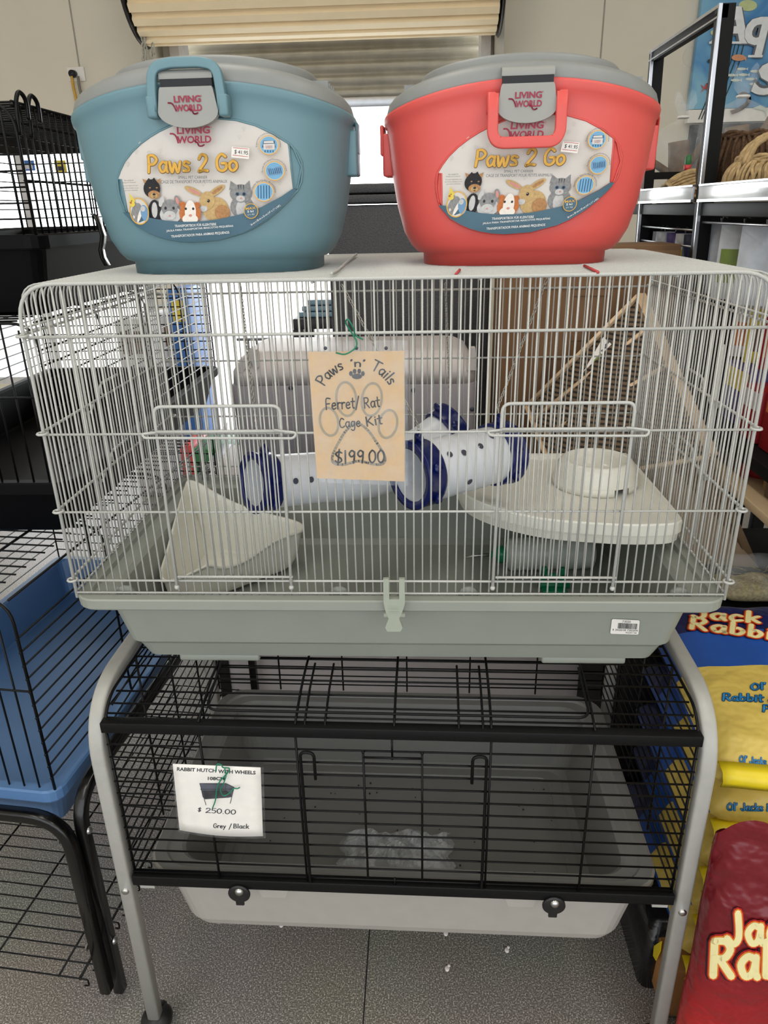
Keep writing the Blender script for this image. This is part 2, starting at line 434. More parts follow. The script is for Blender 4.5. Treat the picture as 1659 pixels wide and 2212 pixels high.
mat('sack_bright', (232, 206, 30), .4, var=.04)
mat('sack_navy', (22, 32, 84), .35, var=.15, scale=5, bump=.6, bscale=24, bdist=.01)
mat('sack_blue', (36, 84, 168), .35, var=.15, scale=5)
mat('sack_text', (40, 130, 190), .45); mat('sack_text_edge', (18, 50, 84), .45)
mat('sack_maroon', (118, 22, 32), .3, var=.18, scale=7, bump=.8, bscale=26, bdist=.014)
mat('sack_red', (166, 28, 34), .3, var=.1, scale=7, bump=.5, bscale=14)
mat('sack_liner', (222, 220, 216), .5)
mat('cartoon_cream', (242, 230, 170), .4, var=.03); mat('cartoon_orange', (232, 130, 40), .4); mat('cartoon_red', (186, 28, 34), .4); mat('cartoon_shadow', (30, 16, 20), .5)
mat('pallet_wood', (150, 104, 56), .75, var=.15, scale=18)
mat('black_wrap', (18, 18, 22), .25, bump=.8, bscale=60)
mat('sign_green', (196, 206, 150), .4); mat('sign_white', (232, 234, 236), .4); mat('sign_edge', (96, 100, 108), .4)
mat('weed_dark', (24, 48, 50), .5); mat('fish_red', (196, 70, 66), .5); mat('fish_orange', (214, 150, 110), .5); mat('fish_pale', (206, 216, 206), .5); mat('eel_brown', (128, 106, 90), .5)
mat('cord_yellow', (206, 160, 60), .5); mat('cord_grey', (120, 116, 104), .5)
mat('feather', (236, 226, 222), .8)
mat('outdoor_blue', (60, 110, 180), .5); mat('outdoor_red', (200, 60, 60), .5); mat('outdoor_green', (40, 110, 60), .5); mat('outdoor_dark', (40, 40, 44), .5)
mat('tray_lightblue', (120, 150, 170), .4)

def special():
    # speckled vinyl floor
    m = mat('floor_vinyl', (112, 106, 100), .45, var=0); nt = m.node_tree; L = nt.links; b = nt.nodes['Principled BSDF']
    tc = nt.nodes['Texture Coordinate']
    n1 = nt.nodes.new('ShaderNodeTexNoise'); n1.inputs['Scale'].default_value = 330; n1.inputs['Detail'].default_value = 3
    n2 = nt.nodes.new('ShaderNodeTexNoise'); n2.inputs['Scale'].default_value = 3; n2.inputs['Detail'].default_value = 3
    r = nt.nodes.new('ShaderNodeValToRGB'); e = r.color_ramp.elements
    e[0].position = .33; e[0].color = lin((90, 86, 82))+(1,); e[1].position = .72; e[1].color = lin((232, 226, 216))+(1,)
    k = e.new(.52); k.color = lin((132, 126, 120))+(1,)
    mx = nt.nodes.new('ShaderNodeMix'); mx.data_type = 'RGBA'; mx.blend_type = 'MULTIPLY'; mx.inputs['Factor'].default_value = .25
    for n in (n1, n2): L.new(tc.outputs['Object'], n.inputs['Vector'])
    L.new(n1.outputs['Fac'], r.inputs['Fac']); L.new(r.outputs['Color'], mx.inputs['A']); L.new(n2.outputs['Color'], mx.inputs['B'])
    L.new(mx.outputs['Result'], b.inputs['Base Color'])
    # aquarium sign: printed blue water, paler bands
    m = mat('sign_water', (80, 150, 200), .35, var=0); nt = m.node_tree; L = nt.links; b = nt.nodes['Principled BSDF']; tc = nt.nodes['Texture Coordinate']
    n1 = nt.nodes.new('ShaderNodeTexNoise'); n1.inputs['Scale'].default_value = 2.2; n1.inputs['Detail'].default_value = 3; n1.inputs['Distortion'].default_value = 1.2
    r = nt.nodes.new('ShaderNodeValToRGB'); e = r.color_ramp.elements
    e[0].position = .35; e[0].color = lin((64, 132, 190))+(1,); e[1].position = .72; e[1].color = lin((150, 205, 222))+(1,)
    L.new(tc.outputs['Object'], n1.inputs['Vector']); L.new(n1.outputs['Fac'], r.inputs['Fac']); L.new(r.outputs['Color'], b.inputs['Base Color'])
    # woven bamboo strips
    m = MATS['woven_dark']; nt = m.node_tree; L = nt.links; b = nt.nodes['Principled BSDF']; tc = nt.nodes['Texture Coordinate']
    wv = nt.nodes.new('ShaderNodeTexWave'); wv.inputs['Scale'].default_value = 28; wv.inputs['Distortion'].default_value = 1.; wv.bands_direction = 'Z'
    r = nt.nodes.new('ShaderNodeValToRGB'); e = r.color_ramp.elements
    e[0].position = .25; e[0].color = lin((34, 28, 24))+(1,); e[1].position = .6; e[1].color = lin((106, 86, 64))+(1,)
    L.new(tc.outputs['Object'], wv.inputs['Vector']); L.new(wv.outputs['Fac'], r.inputs['Fac']); L.new(r.outputs['Color'], b.inputs['Base Color'])
    # printed maroon sack, brighter red towards its foot
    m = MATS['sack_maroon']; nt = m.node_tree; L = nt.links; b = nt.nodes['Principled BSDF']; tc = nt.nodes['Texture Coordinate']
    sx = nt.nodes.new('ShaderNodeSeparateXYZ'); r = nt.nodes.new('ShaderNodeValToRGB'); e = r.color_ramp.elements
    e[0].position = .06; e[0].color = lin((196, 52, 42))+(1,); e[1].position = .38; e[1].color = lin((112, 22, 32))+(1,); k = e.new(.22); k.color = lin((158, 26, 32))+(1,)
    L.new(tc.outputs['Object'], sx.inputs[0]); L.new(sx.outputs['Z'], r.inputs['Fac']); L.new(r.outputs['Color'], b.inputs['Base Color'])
special()

# ------------------------------------------------------------------ the setting
b = MB('floor_vinyl'); b.box((-3.6, -4, -.1), (3.4, 4.45, 0)); struct(b.build('floor'))
b = MB('seam'); b.box((-.076, -2, 0), (-.0735, 1.0, .0006)); o = struct(b.build('trim_1')); o.data.materials[0] = MATS['slot_dark']
b = MB('ceiling_paint'); b.box((-3.6, -4, 4.0), (3.4, 4.45, 4.1)); struct(b.build('ceiling'))
b = MB('wall_paint'); b.box((-3.75, -4, -.1), (-3.6, 4.45, 4.1)); struct(b.build('wall_left'))
b = MB('wall_paint'); b.box((3.4, -4, -.1), (3.55, 4.45, 4.1)); struct(b.build('wall_right'))
DX0, DX1, DZ = -1.50, .47, 2.72
b = MB('wall_paint'); Y0, Y1 = 4.3, 4.45
b.box((-3.6, Y0, 0), (-3.45, Y1, 4)); b.box((-3.45, Y0, 0), (-1.85, Y1, .35)); b.box((-3.45, Y0, 1.95), (-1.85, Y1, 4)); b.box((-1.85, Y0, 0), (DX0, Y1, 4))
b.box((DX0, Y0, DZ), (DX1, Y1, 4)); b.box((DX1, Y0, 0), (3.4, Y1, 4)); struct(b.build('wall_back'))
for i, (x, z0, z1) in enumerate(((-2.12, 2.35, 4.), (1.16, .0, 4.0))):
    b = MB('seam'); b.box((x-.004, 4.296, z0), (x+.004, 4.3, z1)); struct(b.build('trim_%d' % (i+2)))
b = MB('wall_paint'); b.lathe([(.048, 0), (.053, .004), (.058, 0)], 32, Matrix.Translation(at(1493, 122, 4.3)) @ Matrix.Rotation(PI/2, 4, 'X')); o = struct(b.build('trim_4'))
# display window left of the doorway
b = MB('pack_white')
b.box((-3.45, 4.32, .35), (-3.40, 4.42, 1.95)); b.box((-1.90, 4.32, .35), (-1.85, 4.42, 1.95)); b.box((-3.40, 4.32, 1.90), (-1.90, 4.42, 1.95)); b.box((-3.40, 4.32, .35), (-1.90, 4.42, .40)); b.box((-2.68, 4.33, .40), (-2.62, 4.41, 1.90))
wf = struct(b.build('window_1'))
b = MB('pane_glass'); b.box((-3.40, 4.365, .40), (-2.68, 4.371, 1.90)); b.box((-2.62, 4.365, .40), (-1.90, 4.371, 1.90)); struct(b.build('window_pane', wf))
# door jambs of the roller doorway
b = MB('pack_white'); b.box((DX0-.01, 4.24, 0), (DX0+.05, 4.46, DZ)); b.box((DX1-.05, 4.24, 0), (DX1+.01, 4.46, DZ)); struct(b.build('door_1'))
b = MB('concrete'); b.box((-30, 4.45, -.12), (30, 40, -.02)); struct(b.build('ground_outside'))

# ------------------------------------------------------------------ roller door above the doorway
rd = thing('roller_door', 'cream ribbed roller door rolled up in a drum above the doorway', 'roller door', (-.55, 3.95, 2.74))
prof = []; R0 = .30
N = 26
for k in range(N):
    for da, dr in ((0, 0), (.30, .0), (.38, .022), (.92, .022)):
        a = 2*PI*(k+da)/N; prof.append((R0+dr, a))
b = MB('cream_metal')
def drum_ring(x, s=1.): return [Vector((x, 3.95+r*s*math.cos(a), 2.74+r*s*math.sin(a))) for r, a in prof]
b.rings([drum_ring(-1.55), drum_ring(.48)], True, True, smooth=False); b.build('door_curtain', rd)
for x in (-1.57, .50):
    b = MB('dark_steel'); b.lathe([(.05, -.008), (.325, -.008), (.335, 0), (.325, .008), (.05, .008)], 40, Matrix.Translation((x, 3.95, 2.74)) @ Matrix.Rotation(PI/2, 4, 'Y')); b.build('end_ring', rd)
    b = MB('grey_metal'); s = -1 if x < 0 else 1
    b.box((x+s*.02-.02, 4.05, 2.30), (x+s*.02+.02, 4.299, 2.86)); b.box((x+s*.03-.015, 3.88, 2.70), (x+s*.03+.015, 4.06, 2.79), .004); b.build('wall_bracket', rd)
    b = MB('rust'); b.tube([(x, 3.95, 2.745), (x+s*.15, 3.95, 2.745)], .024, 10); b.build('axle', rd)
def link_chain(mb, P, Q, n, L_, r, sag=0.):
    """chain of oval links from P to Q"""
    P, Q = Vector(P), Vector(Q)
    for i in range(n):
        t = (i+.5)/n; c = P.lerp(Q, t)+Vector((0, 0, -sag*4*t*(1-t))); d = (Q-P).normalized(); a = Vector((1, 0, 0)) if abs(d.x) < .8 else Vector((0, 1, 0))
        u = d.cross(a).normalized(); v = d.cross(u)
        if i % 2: u, v = (u+v).normalized(), (v-u).normalized()
        else: u, v = (u-v).normalized(), (v+u).normalized()
        mb.tube([c+d*(L_*.62*math.cos(2*PI*k/8))+u*(L_*.36*math.sin(2*PI*k/8)) for k in range(8)], r, 4, closed=True)
b = MB('grey_metal')
link_chain(b, at(309, 60, 3.84), at(322, 300, 3.84), 20, .045, .005); link_chain(b, at(330, 98, 3.84), at(338, 300, 3.84), 17, .045, .005); b.build('pull_chain', rd)

sh = thing('outer_shutter', 'weathered grey corrugated shutter half lowered outside the doorway', 'shutter', (-.5, 4.56, 2.15))
b = MB('grey_metal')
def corr(u, v):
    z = 2.17+v*.75; return Vector((-1.56+u*2.10, 4.56+.018*math.sin(2*PI*v*10), z))
b.grid(corr, 1, 120); b.build('slats', sh, solid=.004)
b = MB('shelf_chrome'); b.box((-1.56, 4.545, 2.14), (.54, 4.59, 2.20), .004); b.build('bottom_rail', sh)

# ------------------------------------------------------------------ the grey wire ferret cage on its plastic tray
ZT, ZL = 1.418, (1.349, 1.2115, 1.091, .976)
CD = .54
cage = thing('ferret_cage', 'large white wire ferret cage on a grey plastic tray under the two carriers', 'cage', (0, .27, .787))
def tray_loft(mb, x0, y0, x1, y1, prof, r=.035):
    rg = []
    for ins, z in prof:
        rg.append([Vector((x, y, z)) for x, y in rrect(x0+ins, y0+ins, x1-ins, y1-ins, max(r-ins*.2, .012), 5)])
    mb.rings(rg, True, True, smooth=False)
b = MB('tray_grey')
tray_loft(b, -.502, -.02, .502, .56, [(.085, .797), (.074, .803), (.062, .834), (.0575, .838), (.054, .842), (.036, .930), (.003, .9315), (.001, .934), (0, .949), (.002, .951), (.018, .951), (.02, .944), (.042, .942), (.05, .936), (.075, .825), (.088, .815)])
b.box((-.375, .06, .786), (-.235, .46, .800), .004); b.box((.245, .06, .786), (.385, .46, .800), .004)
for x in (-.425, -.085, .115, .435):
    b.lathe([(.0, .0), (.016, .0), (.016, .006), (.0, .006)], 16, Matrix.Translation((x, .012, .945)) @ Matrix.Rotation(PI/2, 4, 'X'))
b.build('tray', cage)
RW = .00135
def hz(x):   # height of the front/back arch at x
    r, d = .055, abs(x)-(.5-.055)
    return ZT if d <= 0 else ZT-r+math.sqrt(max(r*r-d*d, 0))
def face(y, yb, name, r=RW):
    b = MB('wire_white')
    for k in range(1, 79):
        x = -.5+k*1.0/79
        b.tube([(x, y, .945), (x, y, hz(x))], r, 6)
    b.tube(fillet([(-.5, y, .945), (-.5, y, ZT), (.5, y, ZT), (.5, y, .945)], .055, 8), .0027, 8)
    for z, rr in zip(ZL, (.0021, .0018, .0018, .0018)): b.tube([(-.5, y+yb, z), (.5, y+yb, z)], rr, 8)
    b.tube([(-.497, y+yb, .955), (.497, y+yb, .955)], .0016, 6)
    return b
b = face(0, -.0025, 'front')
b.build('front_panel', cage)
face(CD, .0025, 'back').build('back_panel', cage)
NS = 43
for sx in (-1, 1):
    b = MB('wire_white'); X = .5*sx
    for k in range(1, NS):
        y = CD*k/NS; b.tube([(X, y, .945), (X, y, 1.352)], RW, 6)
    for i, z in enumerate(ZL):
        b.tube([(X*1.004, -.004, z+.003), (X*1.004, CD+.004, z+.003)], .0021, 8)
        for y in (-.004, CD+.004):
            b.tube([(X+.007*math.cos(2*PI*k/10), y+.007*math.sin(2*PI*k/10), z+.002) for k in range(10)], .0019, 6, closed=True)
    b.tube([(X*.992, 0.0, 1.362), (X*.992, CD, 1.362)], .0016, 6); b.tube([(X, .0, .955), (X, CD, .955)], .0016, 6)
    b.build('side_panel', cage)
    b = MB('wire_white')      # side door latch hooks and its frame
    for z in (1.2115, 1.091):
        b.tube(fillet([(X*1.012, .14, z+.003), (X*1.012, .155, z-.012), (X*1.012, .175, z-.012), (X*1.012, .19, z+.003)], .006), .0021, 6)
        b.tube(fillet([(X*1.01, .30, z+.024), (X*1.01, .225, z+.024), (X*1.01, .212, z+.012), (X*1.01, .235, z)], .012), .0022, 6)
    for y in (.155, .385): b.tube([(X*1.006, y, .965), (X*1.006, y, 1.30)], .0021, 6)
    b.build('side_door', cage)
b = MB('wire_white')
for k in range(1, NS):
    y = CD*k/NS
    b.tube(fillet([(-.5, y, 1.352), (-.5, y, ZT), (.5, y, ZT), (.5, y, 1.352)], .055, 6), RW, 6)
for x in (-.36, -.1, .12, .37): b.tube([(x, .0, ZT-.0035), (x, CD, ZT-.0035)], .002, 6)
b.build('top_panel', cage)
b = MB('wire_white')
b.tube(spline([at(716, 598, -.003)+Vector((0, 0, .004)), atz(728, 585, ZT+.004), atz(748, 568, ZT+.004), atz(770, 549, ZT+.006)], 5), .0022, 6); b.build('top_tie', cage)
b = MB('price_red'); b.tube([atz(985, 592, ZT+.003), atz(993, 583, ZT+.003)], .002, 6); b.build('top_tie', cage); b = MB('price_red'); b.tube([atz(1262, 574, ZT+.003), atz(1292, 588, ZT+.003)], .002, 6); b.build('top_tie', cage)
for x0, x1 in ((-.332, -.1535), (.154, .333)):
    b = MB('wire_white'); y = -.0065; dx = .0035
    b.tube(fillet([(x0+dx*-1, y, .966), (x0, y, 1.252), (x1, y, 1.252), (x1-dx, y, .966)], .012), .0024, 8)
    b.tube([(x0, y, .985), (x1, y, .985)], .002, 6)
    for x in (x0-dx, x1-dx): b.ball((x, y, .967), .0042, 8)
    n = int((x1-x0)/.01266)
    for k in range(1, n+1):
        x = x0+(x1-x0)*k/(n+1); b.tube([(x, y+.001, .985), (x, y+.001, 1.252)], .0011, 5)
    d = b.build('door', cage)
    b = MB('wire_white'); s = 1 if x0 < 0 else 1
    b.tube(fillet([(x0+.0, y-.004, 1.216), (x0-.02, y-.004, 1.214), (x0-.016, y-.009, 1.2095), (x1+.018, y-.009, 1.2075), (x1+.022, y-.004, 1.214), (x1-.01, y-.004, 1.218)], .006), .002, 6)
    b.tube([(x0, y-.003, 1.2165), (x1, y-.003, 1.2165)], .0024, 6); b.build('sliding_bolt', d)
# front clip
b = MB('latch_grey')
pts = [(-.0145, .996), (-.006, .996), (-.006, .962), (.009, .962), (.009, .996), (.0175, .996), (.0175, .955), (.0125, .938), (.0085, .929), (.0135, .913), (.010, .906), (-.010, .906), (-.0130, .913), (-.0075, .929), (-.0115, .939), (-.0145, .955)]
b.slab([(x+.0005, -.034, z) for x, z in pts[::-1]], (0, .006, 0)); 
for z in (.94, .945, .95): b.box((-.007, -.0352, z), (.009, -.034, z+.0012))
b.tube([(-.0145, -.026, .93), (.0175, -.026, .93)], .004, 8); b.build('front_clip', cage)
# barcode sticker
def ty(z): return -.02+.036+(.930-z)*.205-.0012
q = [at(1318, 1369, .0262), at(1379, 1371, .0262), at(1322, 1337, .0208), at(1382, 1340, .0208)]
b = MB('paper'); F = quadmap(q[0], q[1], q[2], q[3])
put(b, poly2d([(0.04, 0), (.96, 0), (1, .06), (1, .94), (.96, 1), (.04, 1), (0, .94), (0, .06)]), F, 'paper')
F = quadmap(q[0], q[1], q[2], q[3], (0, -.0004, 0)); x = .24; rr = random.Random(3)
while x < .93:
    w_ = rr.choice((.008, .014, .022)); put(b, poly2d([(x, .38), (x+w_, .38), (x+w_, .76), (x, .76)]), F, 'ink'); x += w_+rr.choice((.008, .014))
for s, x0, x1, y0, y1 in (('73020', .38, .68, .8, .94), ('9 343018 730204', .06, .96, .22, .35), ('RQ201106', .55, .93, .06, .17)):
    put(b, text2d(s), lambda u, v: F(x0+(x1-x0)*u, y0+(y1-y0)*v), 'ink')
b.build('barcode_sticker', cage)

# ------------------------------------------------------------------ pet carriers
def C(x, y):      # a point of the label's artwork -> carrier-local (x, z)
    p = at(220+x/3.607, 240+y/3.607, .082); return (p.x+.2556, p.z-1.418)
CP = [(s, a*1.03, b) for s, a, b in [(0, .1385, .113), (.07, .1390, .1135), (.085, .149, .119), (.13, .158, .124), (.22, .1685, .1285), (.4, .1785, .132), (.65, .187, .136), (.86, .1915, .1385), (.925, .1932, .139), (.945, .1960, .1415), (.985, .1972, .143), (1., .196, .143)]]
NEX = 3.0
def c_ab(s):
    s = min(max(s, 0), 1)
    for (s0, a0, b0), (s1, a1, b1) in zip(CP[:-1], CP[1:]):
        if s <= s1: t = (s-s0)/(s1-s0); return a0+(a1-a0)*t, b0+(b1-b0)*t
    return CP[-1][1:]
def c_h(x): return .240-.034*min(abs(x)/.203, 1)**2
def c_surf(x, z, off=0.):
    a, b_ = c_ab(z/c_h(x)); q = min(abs(x/a), .999)
    return Vector((x, -b_*(1-q**NEX)**(1/NEX)-off, z))
class Art:
    def __init__(s): s.k = 1; s.mb = MB('label_white')
    def lay(s, vf, m, to=C, up=1):
        s.k += up; off = .0011+.00012*s.k
        put(s.mb, vf, lambda u, v: c_surf(*to(u, v), off), m)
    def star(s, outline, m, c, n=7):
        off = .0011+.00012*s.k; s.k += 1
        cx_, cy_ = c; rg = []
        for i in range(n+1):
            t = max(i/n, .001); rg.append([c_surf(*C(cx_+(x-cx_)*t, cy_+(y-cy_)*t), off) for x, y in outline])
        s.mb.use(m); s.mb.rings(rg[::-1], smooth=True)
def baseline(x0, y0, x1, y1, h):
    """maps the unit text box to artwork coordinates (y down) standing on a baseline"""
    d = Vector((x1-x0, y1-y0)); n = Vector((d.y, -d.x)).normalized()*h
    return lambda u, v: C(x0+d.x*u+n.x*v, y0+d.y*u+n.y*v)
def arc_text(cx, cy, r, a0, a1, h):
    def f(u, v):
        a = math.radians(a0+(a1-a0)*u); rr = r+h*v; return C(cx+rr*math.cos(a), cy-rr*math.sin(a))
    return f
OUT_W = [(92, 530), (120, 468), (160, 400), (225, 325), (300, 260), (375, 208), (450, 165), (560, 115), (700, 76), (800, 66), (880, 63), (1050, 78), (1200, 118), (1330, 180), (1440, 250), (1452, 330), (1470, 500), (1483, 612), (1400, 672), (1250, 755), (1150, 795), (1050, 822), (920, 850), (780, 868), (640, 872), (500, 862), (400, 846), (300, 825), (230, 808), (165, 797), (148, 680), (125, 536)]
OUT_T = [(1510, 618), (1483, 612), (1400, 672), (1250, 755), (1150, 795), (1050, 822), (920, 850), (780, 868), (640, 872), (500, 862), (400, 846), (300, 825), (230, 808), (165, 797), (140, 798)]
OUT_B = [(1510, 618), (1490, 650), (1450, 700), (1370, 782), (1290, 850), (1190, 915), (1100, 958), (900, 1014), (700, 1030), (600, 1024), (500, 1008), (420, 986), (350, 958), (250, 905), (140, 798)]
OVAL = OUT_W[:14]+[(1450, 255), (1510, 320), (1545, 400), (1550, 470), (1540, 560), (1512, 625)]+OUT_B[1:14]+[(150, 800), (110, 700), (88, 600)]

def make_label(parent):
    A = Art()
    A.star(OUT_W, 'label_white', (780, 480))
    # faint paw prints
    for px, py in ((300, 265), (262, 328), (365, 335), (455, 320), (545, 500), (790, 580), (1250, 490), (1075, 660), (1380, 570), (185, 420), (1110, 150), (1075, 215), (1040, 480)):
        for dx, dy, r in ((0, 6, 9), (-13, -8, 5), (-4, -15, 5), (7, -15, 5), (15, -6, 5)): A.lay(disc2d(px+dx, py+dy, r, r*1.2, 10), 'faint_print', up=0)
    A.k += 1
    E = lambda m, x, y, rx, ry=None, rot=0.: A.lay(disc2d(x, y, rx, ry, 20, rot), m)
    T = lambda m, *p: A.lay(poly2d(p), m)
    # kitten
    E('fur_grey', 1090, 755, 92, 90); E('fur_light', 1085, 770, 42, 70); T('fur_grey', (992, 625), (1004, 552), (1062, 592)); T('fur_grey', (1112, 585), (1150, 548), (1160, 625))
    E('fur_grey', 1083, 650, 86, 72); E('fur_light', 1080, 690, 34, 24)
    for x in (1056, 1108): E('circle_dark', x, 655, 15, 14); E('fur_black', x, 655, 8, 9)
    E('nose_pink', 1085, 688, 9, 6)
    for x in (1065, 1085, 1105): T('fur_black', (x-3, 585), (x+3, 585), (x, 625))
    # rabbit
    E('fur_sand', 885, 775, 102, 98); E('fur_sand', 715, 632, 78, 24, .45); E('nose_pink', 722, 636, 52, 12, .45); E('fur_sand', 895, 630, 76, 27, -.6); E('fur_tan', 898, 628, 54, 14, -.6)
    E('fur_sand', 822, 706, 60, 72, .15); E('fur_light', 792, 770, 30, 24); E('fur_black', 832, 708, 11, 13); E('fur_white', 829, 704, 3); E('fur_tan', 940, 800, 60, 60)
    # dog
    E('fur_black', 405, 790, 52, 90); E('fur_light', 405, 780, 24, 62); T('fur_tan', (312, 535), (360, 556), (345, 615)); T('fur_tan', (460, 532), (418, 556), (442, 615)); E('fur_black', 388, 612, 68, 72)
    T('fur_black', (340, 560), (365, 530), (385, 548), (410, 526), (430, 560)); E('fur_tan', 405, 660, 48, 34); E('fur_sand', 405, 668, 28, 20); E('fur_tan', 374, 606, 8, 5); E('fur_tan', 430, 606, 8, 5)
    for x in (376, 428): E('ink', x, 622, 9)
    E('ink', 407, 658, 12, 9); T('fur_black', (395, 676), (420, 676), (408, 684))
    # chinchilla
    E('fur_light', 535, 815, 86, 70); E('fur_light', 466, 715, 20, 42, .3); E('fur_grey', 592, 706, 22, 42, -.3); E('nose_pink', 592, 708, 12, 28, -.3); E('fur_grey', 530, 765, 64, 68); E('fur_light', 530, 822, 48, 36)
    for x in (498, 562): E('ink', x, 765, 10, 12)
    E('nose_pink', 530, 825, 9, 6)
    # guinea pig
    E('fur_rust', 692, 806, 86, 82); E('fur_rust', 634, 738, 28, 24, .5); E('fur_rust', 744, 744, 28, 24, -.5); E('fur_white', 695, 795, 44, 92); E('fur_white', 692, 850, 62, 40)
    for x in (660, 718): E('ink', x, 770, 9, 10)
    E('nose_pink', 695, 822, 13, 10)
    # teal band over the animals
    A.k += 2; off = .0011+.00012*A.k
    A.mb.use('label_teal'); A.mb.rings([[c_surf(*C(*[p+(q-p)*t for p, q in zip(a, b_)]), off) for a, b_ in zip(OUT_T, OUT_B)] for t in (0, .2, .4, .6, .8, 1)], closed=False)
    # cockatiel and budgie in a ring
    E('label_white', 285, 790, 78, 102, -.15); E('fur_grey', 262, 800, 44, 78, .25); E('fur_white', 290, 820, 14, 58, .35); E('bird_blue', 332, 805, 34, 66, -.2); E('fur_light', 318, 770, 20, 22)
    A.lay(ring2d(285, 790, 82, 106, 8, 30, -.15), 'letter_gold'); E('bird_yellow', 232, 722, 26, 34); T('bird_yellow', (215, 700), (206, 645), (245, 692)); E('fur_rust', 218, 722, 9); E('ink', 228, 708, 4); T('fur_grey', (252, 712), (264, 724), (250, 732))
    # features in rings
    for i, (x, y) in enumerate(((1310, 275), (1352, 475), (1270, 638))):
        E('letter_gold', x, y, 76); E('label_white', x, y, 70); E('circle_blue', x, y, 66)
        if i == 2:
            for k in range(5): A.lay(poly2d([(x-46+k*21, y-50), (x-38+k*21, y-50), (x-38+k*21, y+52), (x-46+k*21, y+52)]), 'circle_dark', up=0)
        elif i == 1:
            T('bird_blue', (x-55, y-20), (x+50, y-38), (x+58, y+25), (x-48, y+40))
            for k in range(7): A.lay(poly2d([(x-45+k*14, y-14-k*2), (x-39+k*14, y-14-k*2), (x-30+k*14, y+28-k*2), (x-36+k*14, y+28-k*2)]), 'circle_dark', up=1 if not k else 0)
        else:
            T('circle_dark', (x-52, y+20), (x-40, y-35), (x+45, y-35), (x+52, y+20)); T('label_white', (x-42, y-8), (x+44, y-12), (x+44, y+34), (x-38, y+36)); T('label_white', (x-36, y-30), (x+34, y-34), (x+38, y-16), (x-38, y-14))
            for k in range(4): A.lay(poly2d([(x-32+k*20, y+40), (x-24+k*20, y+40), (x-24+k*20, y+56), (x-32+k*20, y+56)]), 'circle_dark', up=0)
            A.lay(text2d('LIVING'), 'logo_red', baseline(x-24, y+14, x+26, y+12, 9)); A.lay(text2d('WORLD'), 'logo_red', baseline(x-24, y+26, x+26, y+24, 9))
        A.k += 1
    for s, x, y, a0, a1 in (('Ergonomic Lock/Verrou ergonomique', 1310, 275, 190, -10), ('Access Window/Ouverture pratique', 1352, 475, 190, 0), ('Ventilation Slits/Grilles de ventilation', 1270, 638, 190, -5)):
        A.lay(text2d(s), 'label_text', arc_text(x, y, 82, a0, a1, 15))
    E('letter_gold', 1172, 788, 56, 60); E('label_teal', 1172, 788, 50, 54)
    A.lay(text2d('MAX', .02), 'letter_gold', baseline(1132, 780, 1210, 772, 20)); A.lay(text2d('5 kg', .02), 'white_ink', baseline(1146, 806, 1196, 800, 22)); A.lay(text2d('(11 lb)'), 'white_ink', baseline(1148, 826, 1198, 820, 15))
    # logo
    A.lay(text2d('LIVING', .035), 'logo_red', baseline(612, 196, 868, 190, 58)); A.lay(text2d('WORLD', .035), 'logo_red', baseline(612, 268, 878, 262, 58)); A.lay(text2d('®'), 'logo_red', baseline(868, 150, 882, 150, 14))
    A.lay(line2d([p[:2] for p in spline([(560, 192, 0), (585, 194, 0), (606, 215, 0), (622, 262, 0)], 5)], 13), 'logo_red'); A.lay(line2d([p[:2] for p in spline([(745, 245, 0), (770, 262, 0), (782, 284, 0), (805, 286, 0), (822, 276, 0)], 5)], 12), 'logo_red')
    vs, fs, w_ = strokes2d('Paws 2 Go', .15, 5, 1.0); w2 = w_
    g = baseline(372, 488, 1085, 474, 128); A.lay(([(x/w2, y) for x, y in strokes2d('Paws 2 Go', .22, 5)[0]], fs), 'letter_gold_edge', lambda u, v: g(u+.002, v-.02)); A.lay(([(x/w2, y) for x, y in vs], fs), 'letter_gold', g)
    A.k += 1
    for s, *q in (('SMALL PET CARRIER', 615, 538, 843, 538, 22), ('CAGE DE TRANSPORT POUR PETITS ANIMAUX', 480, 574, 996, 570, 24), ('Also suitable for', 180, 555, 262, 553, 11), ('Budgies & Cockatiels', 168, 573, 278, 571, 11), ('Convient également aux', 165, 598, 294, 596, 11), ('perruches ondulées et aux', 165, 616, 298, 614, 11), ('perruches calopsittes', 180, 634, 290, 632, 11)):
        A.lay(text2d(s), 'label_text', baseline(*q), up=0)
    for s, *q in (('TRANSPORTBOX FÜR KLEINTIERE', 580, 915, 905, 899, 24), ('JAULA PARA TRANSPORTAR MASCOTAS PEQUEÑAS', 514, 954, 1036, 914, 23), ('TRANSPORTADOR PARA ANIMAIS PEQUENOS', 550, 999, 1005, 966, 23), ('36 cm x 28 cm x 25 cm (14" x 11" x 9.8")', 1176, 906, 1400, 752, 19)):
        A.lay(text2d(s, .012), 'white_ink', baseline(*q), up=0)
    lab = A.mb.build('label', parent, world=False); lab['label'] = 'white and teal oval product label with pet pictures and gold lettering'
    B = Art(); B.k = A.k+2; B.mb = MB('paper'); Bq = [(1035, 291), (1168, 302), (1163, 386), (1030, 373)]
    B.lay(poly2d(Bq), 'paper'); B.lay(line2d([(1046, 299), (1160, 309)], 4), 'price_red'); B.lay(line2d([(1042, 356), (1156, 368)], 4), 'price_red'); B.lay(text2d('$ 41.95'), 'ink', baseline(1054, 348, 1156, 358, 34))
    B.mb.build('price_sticker', lab, world=False)
    return lab

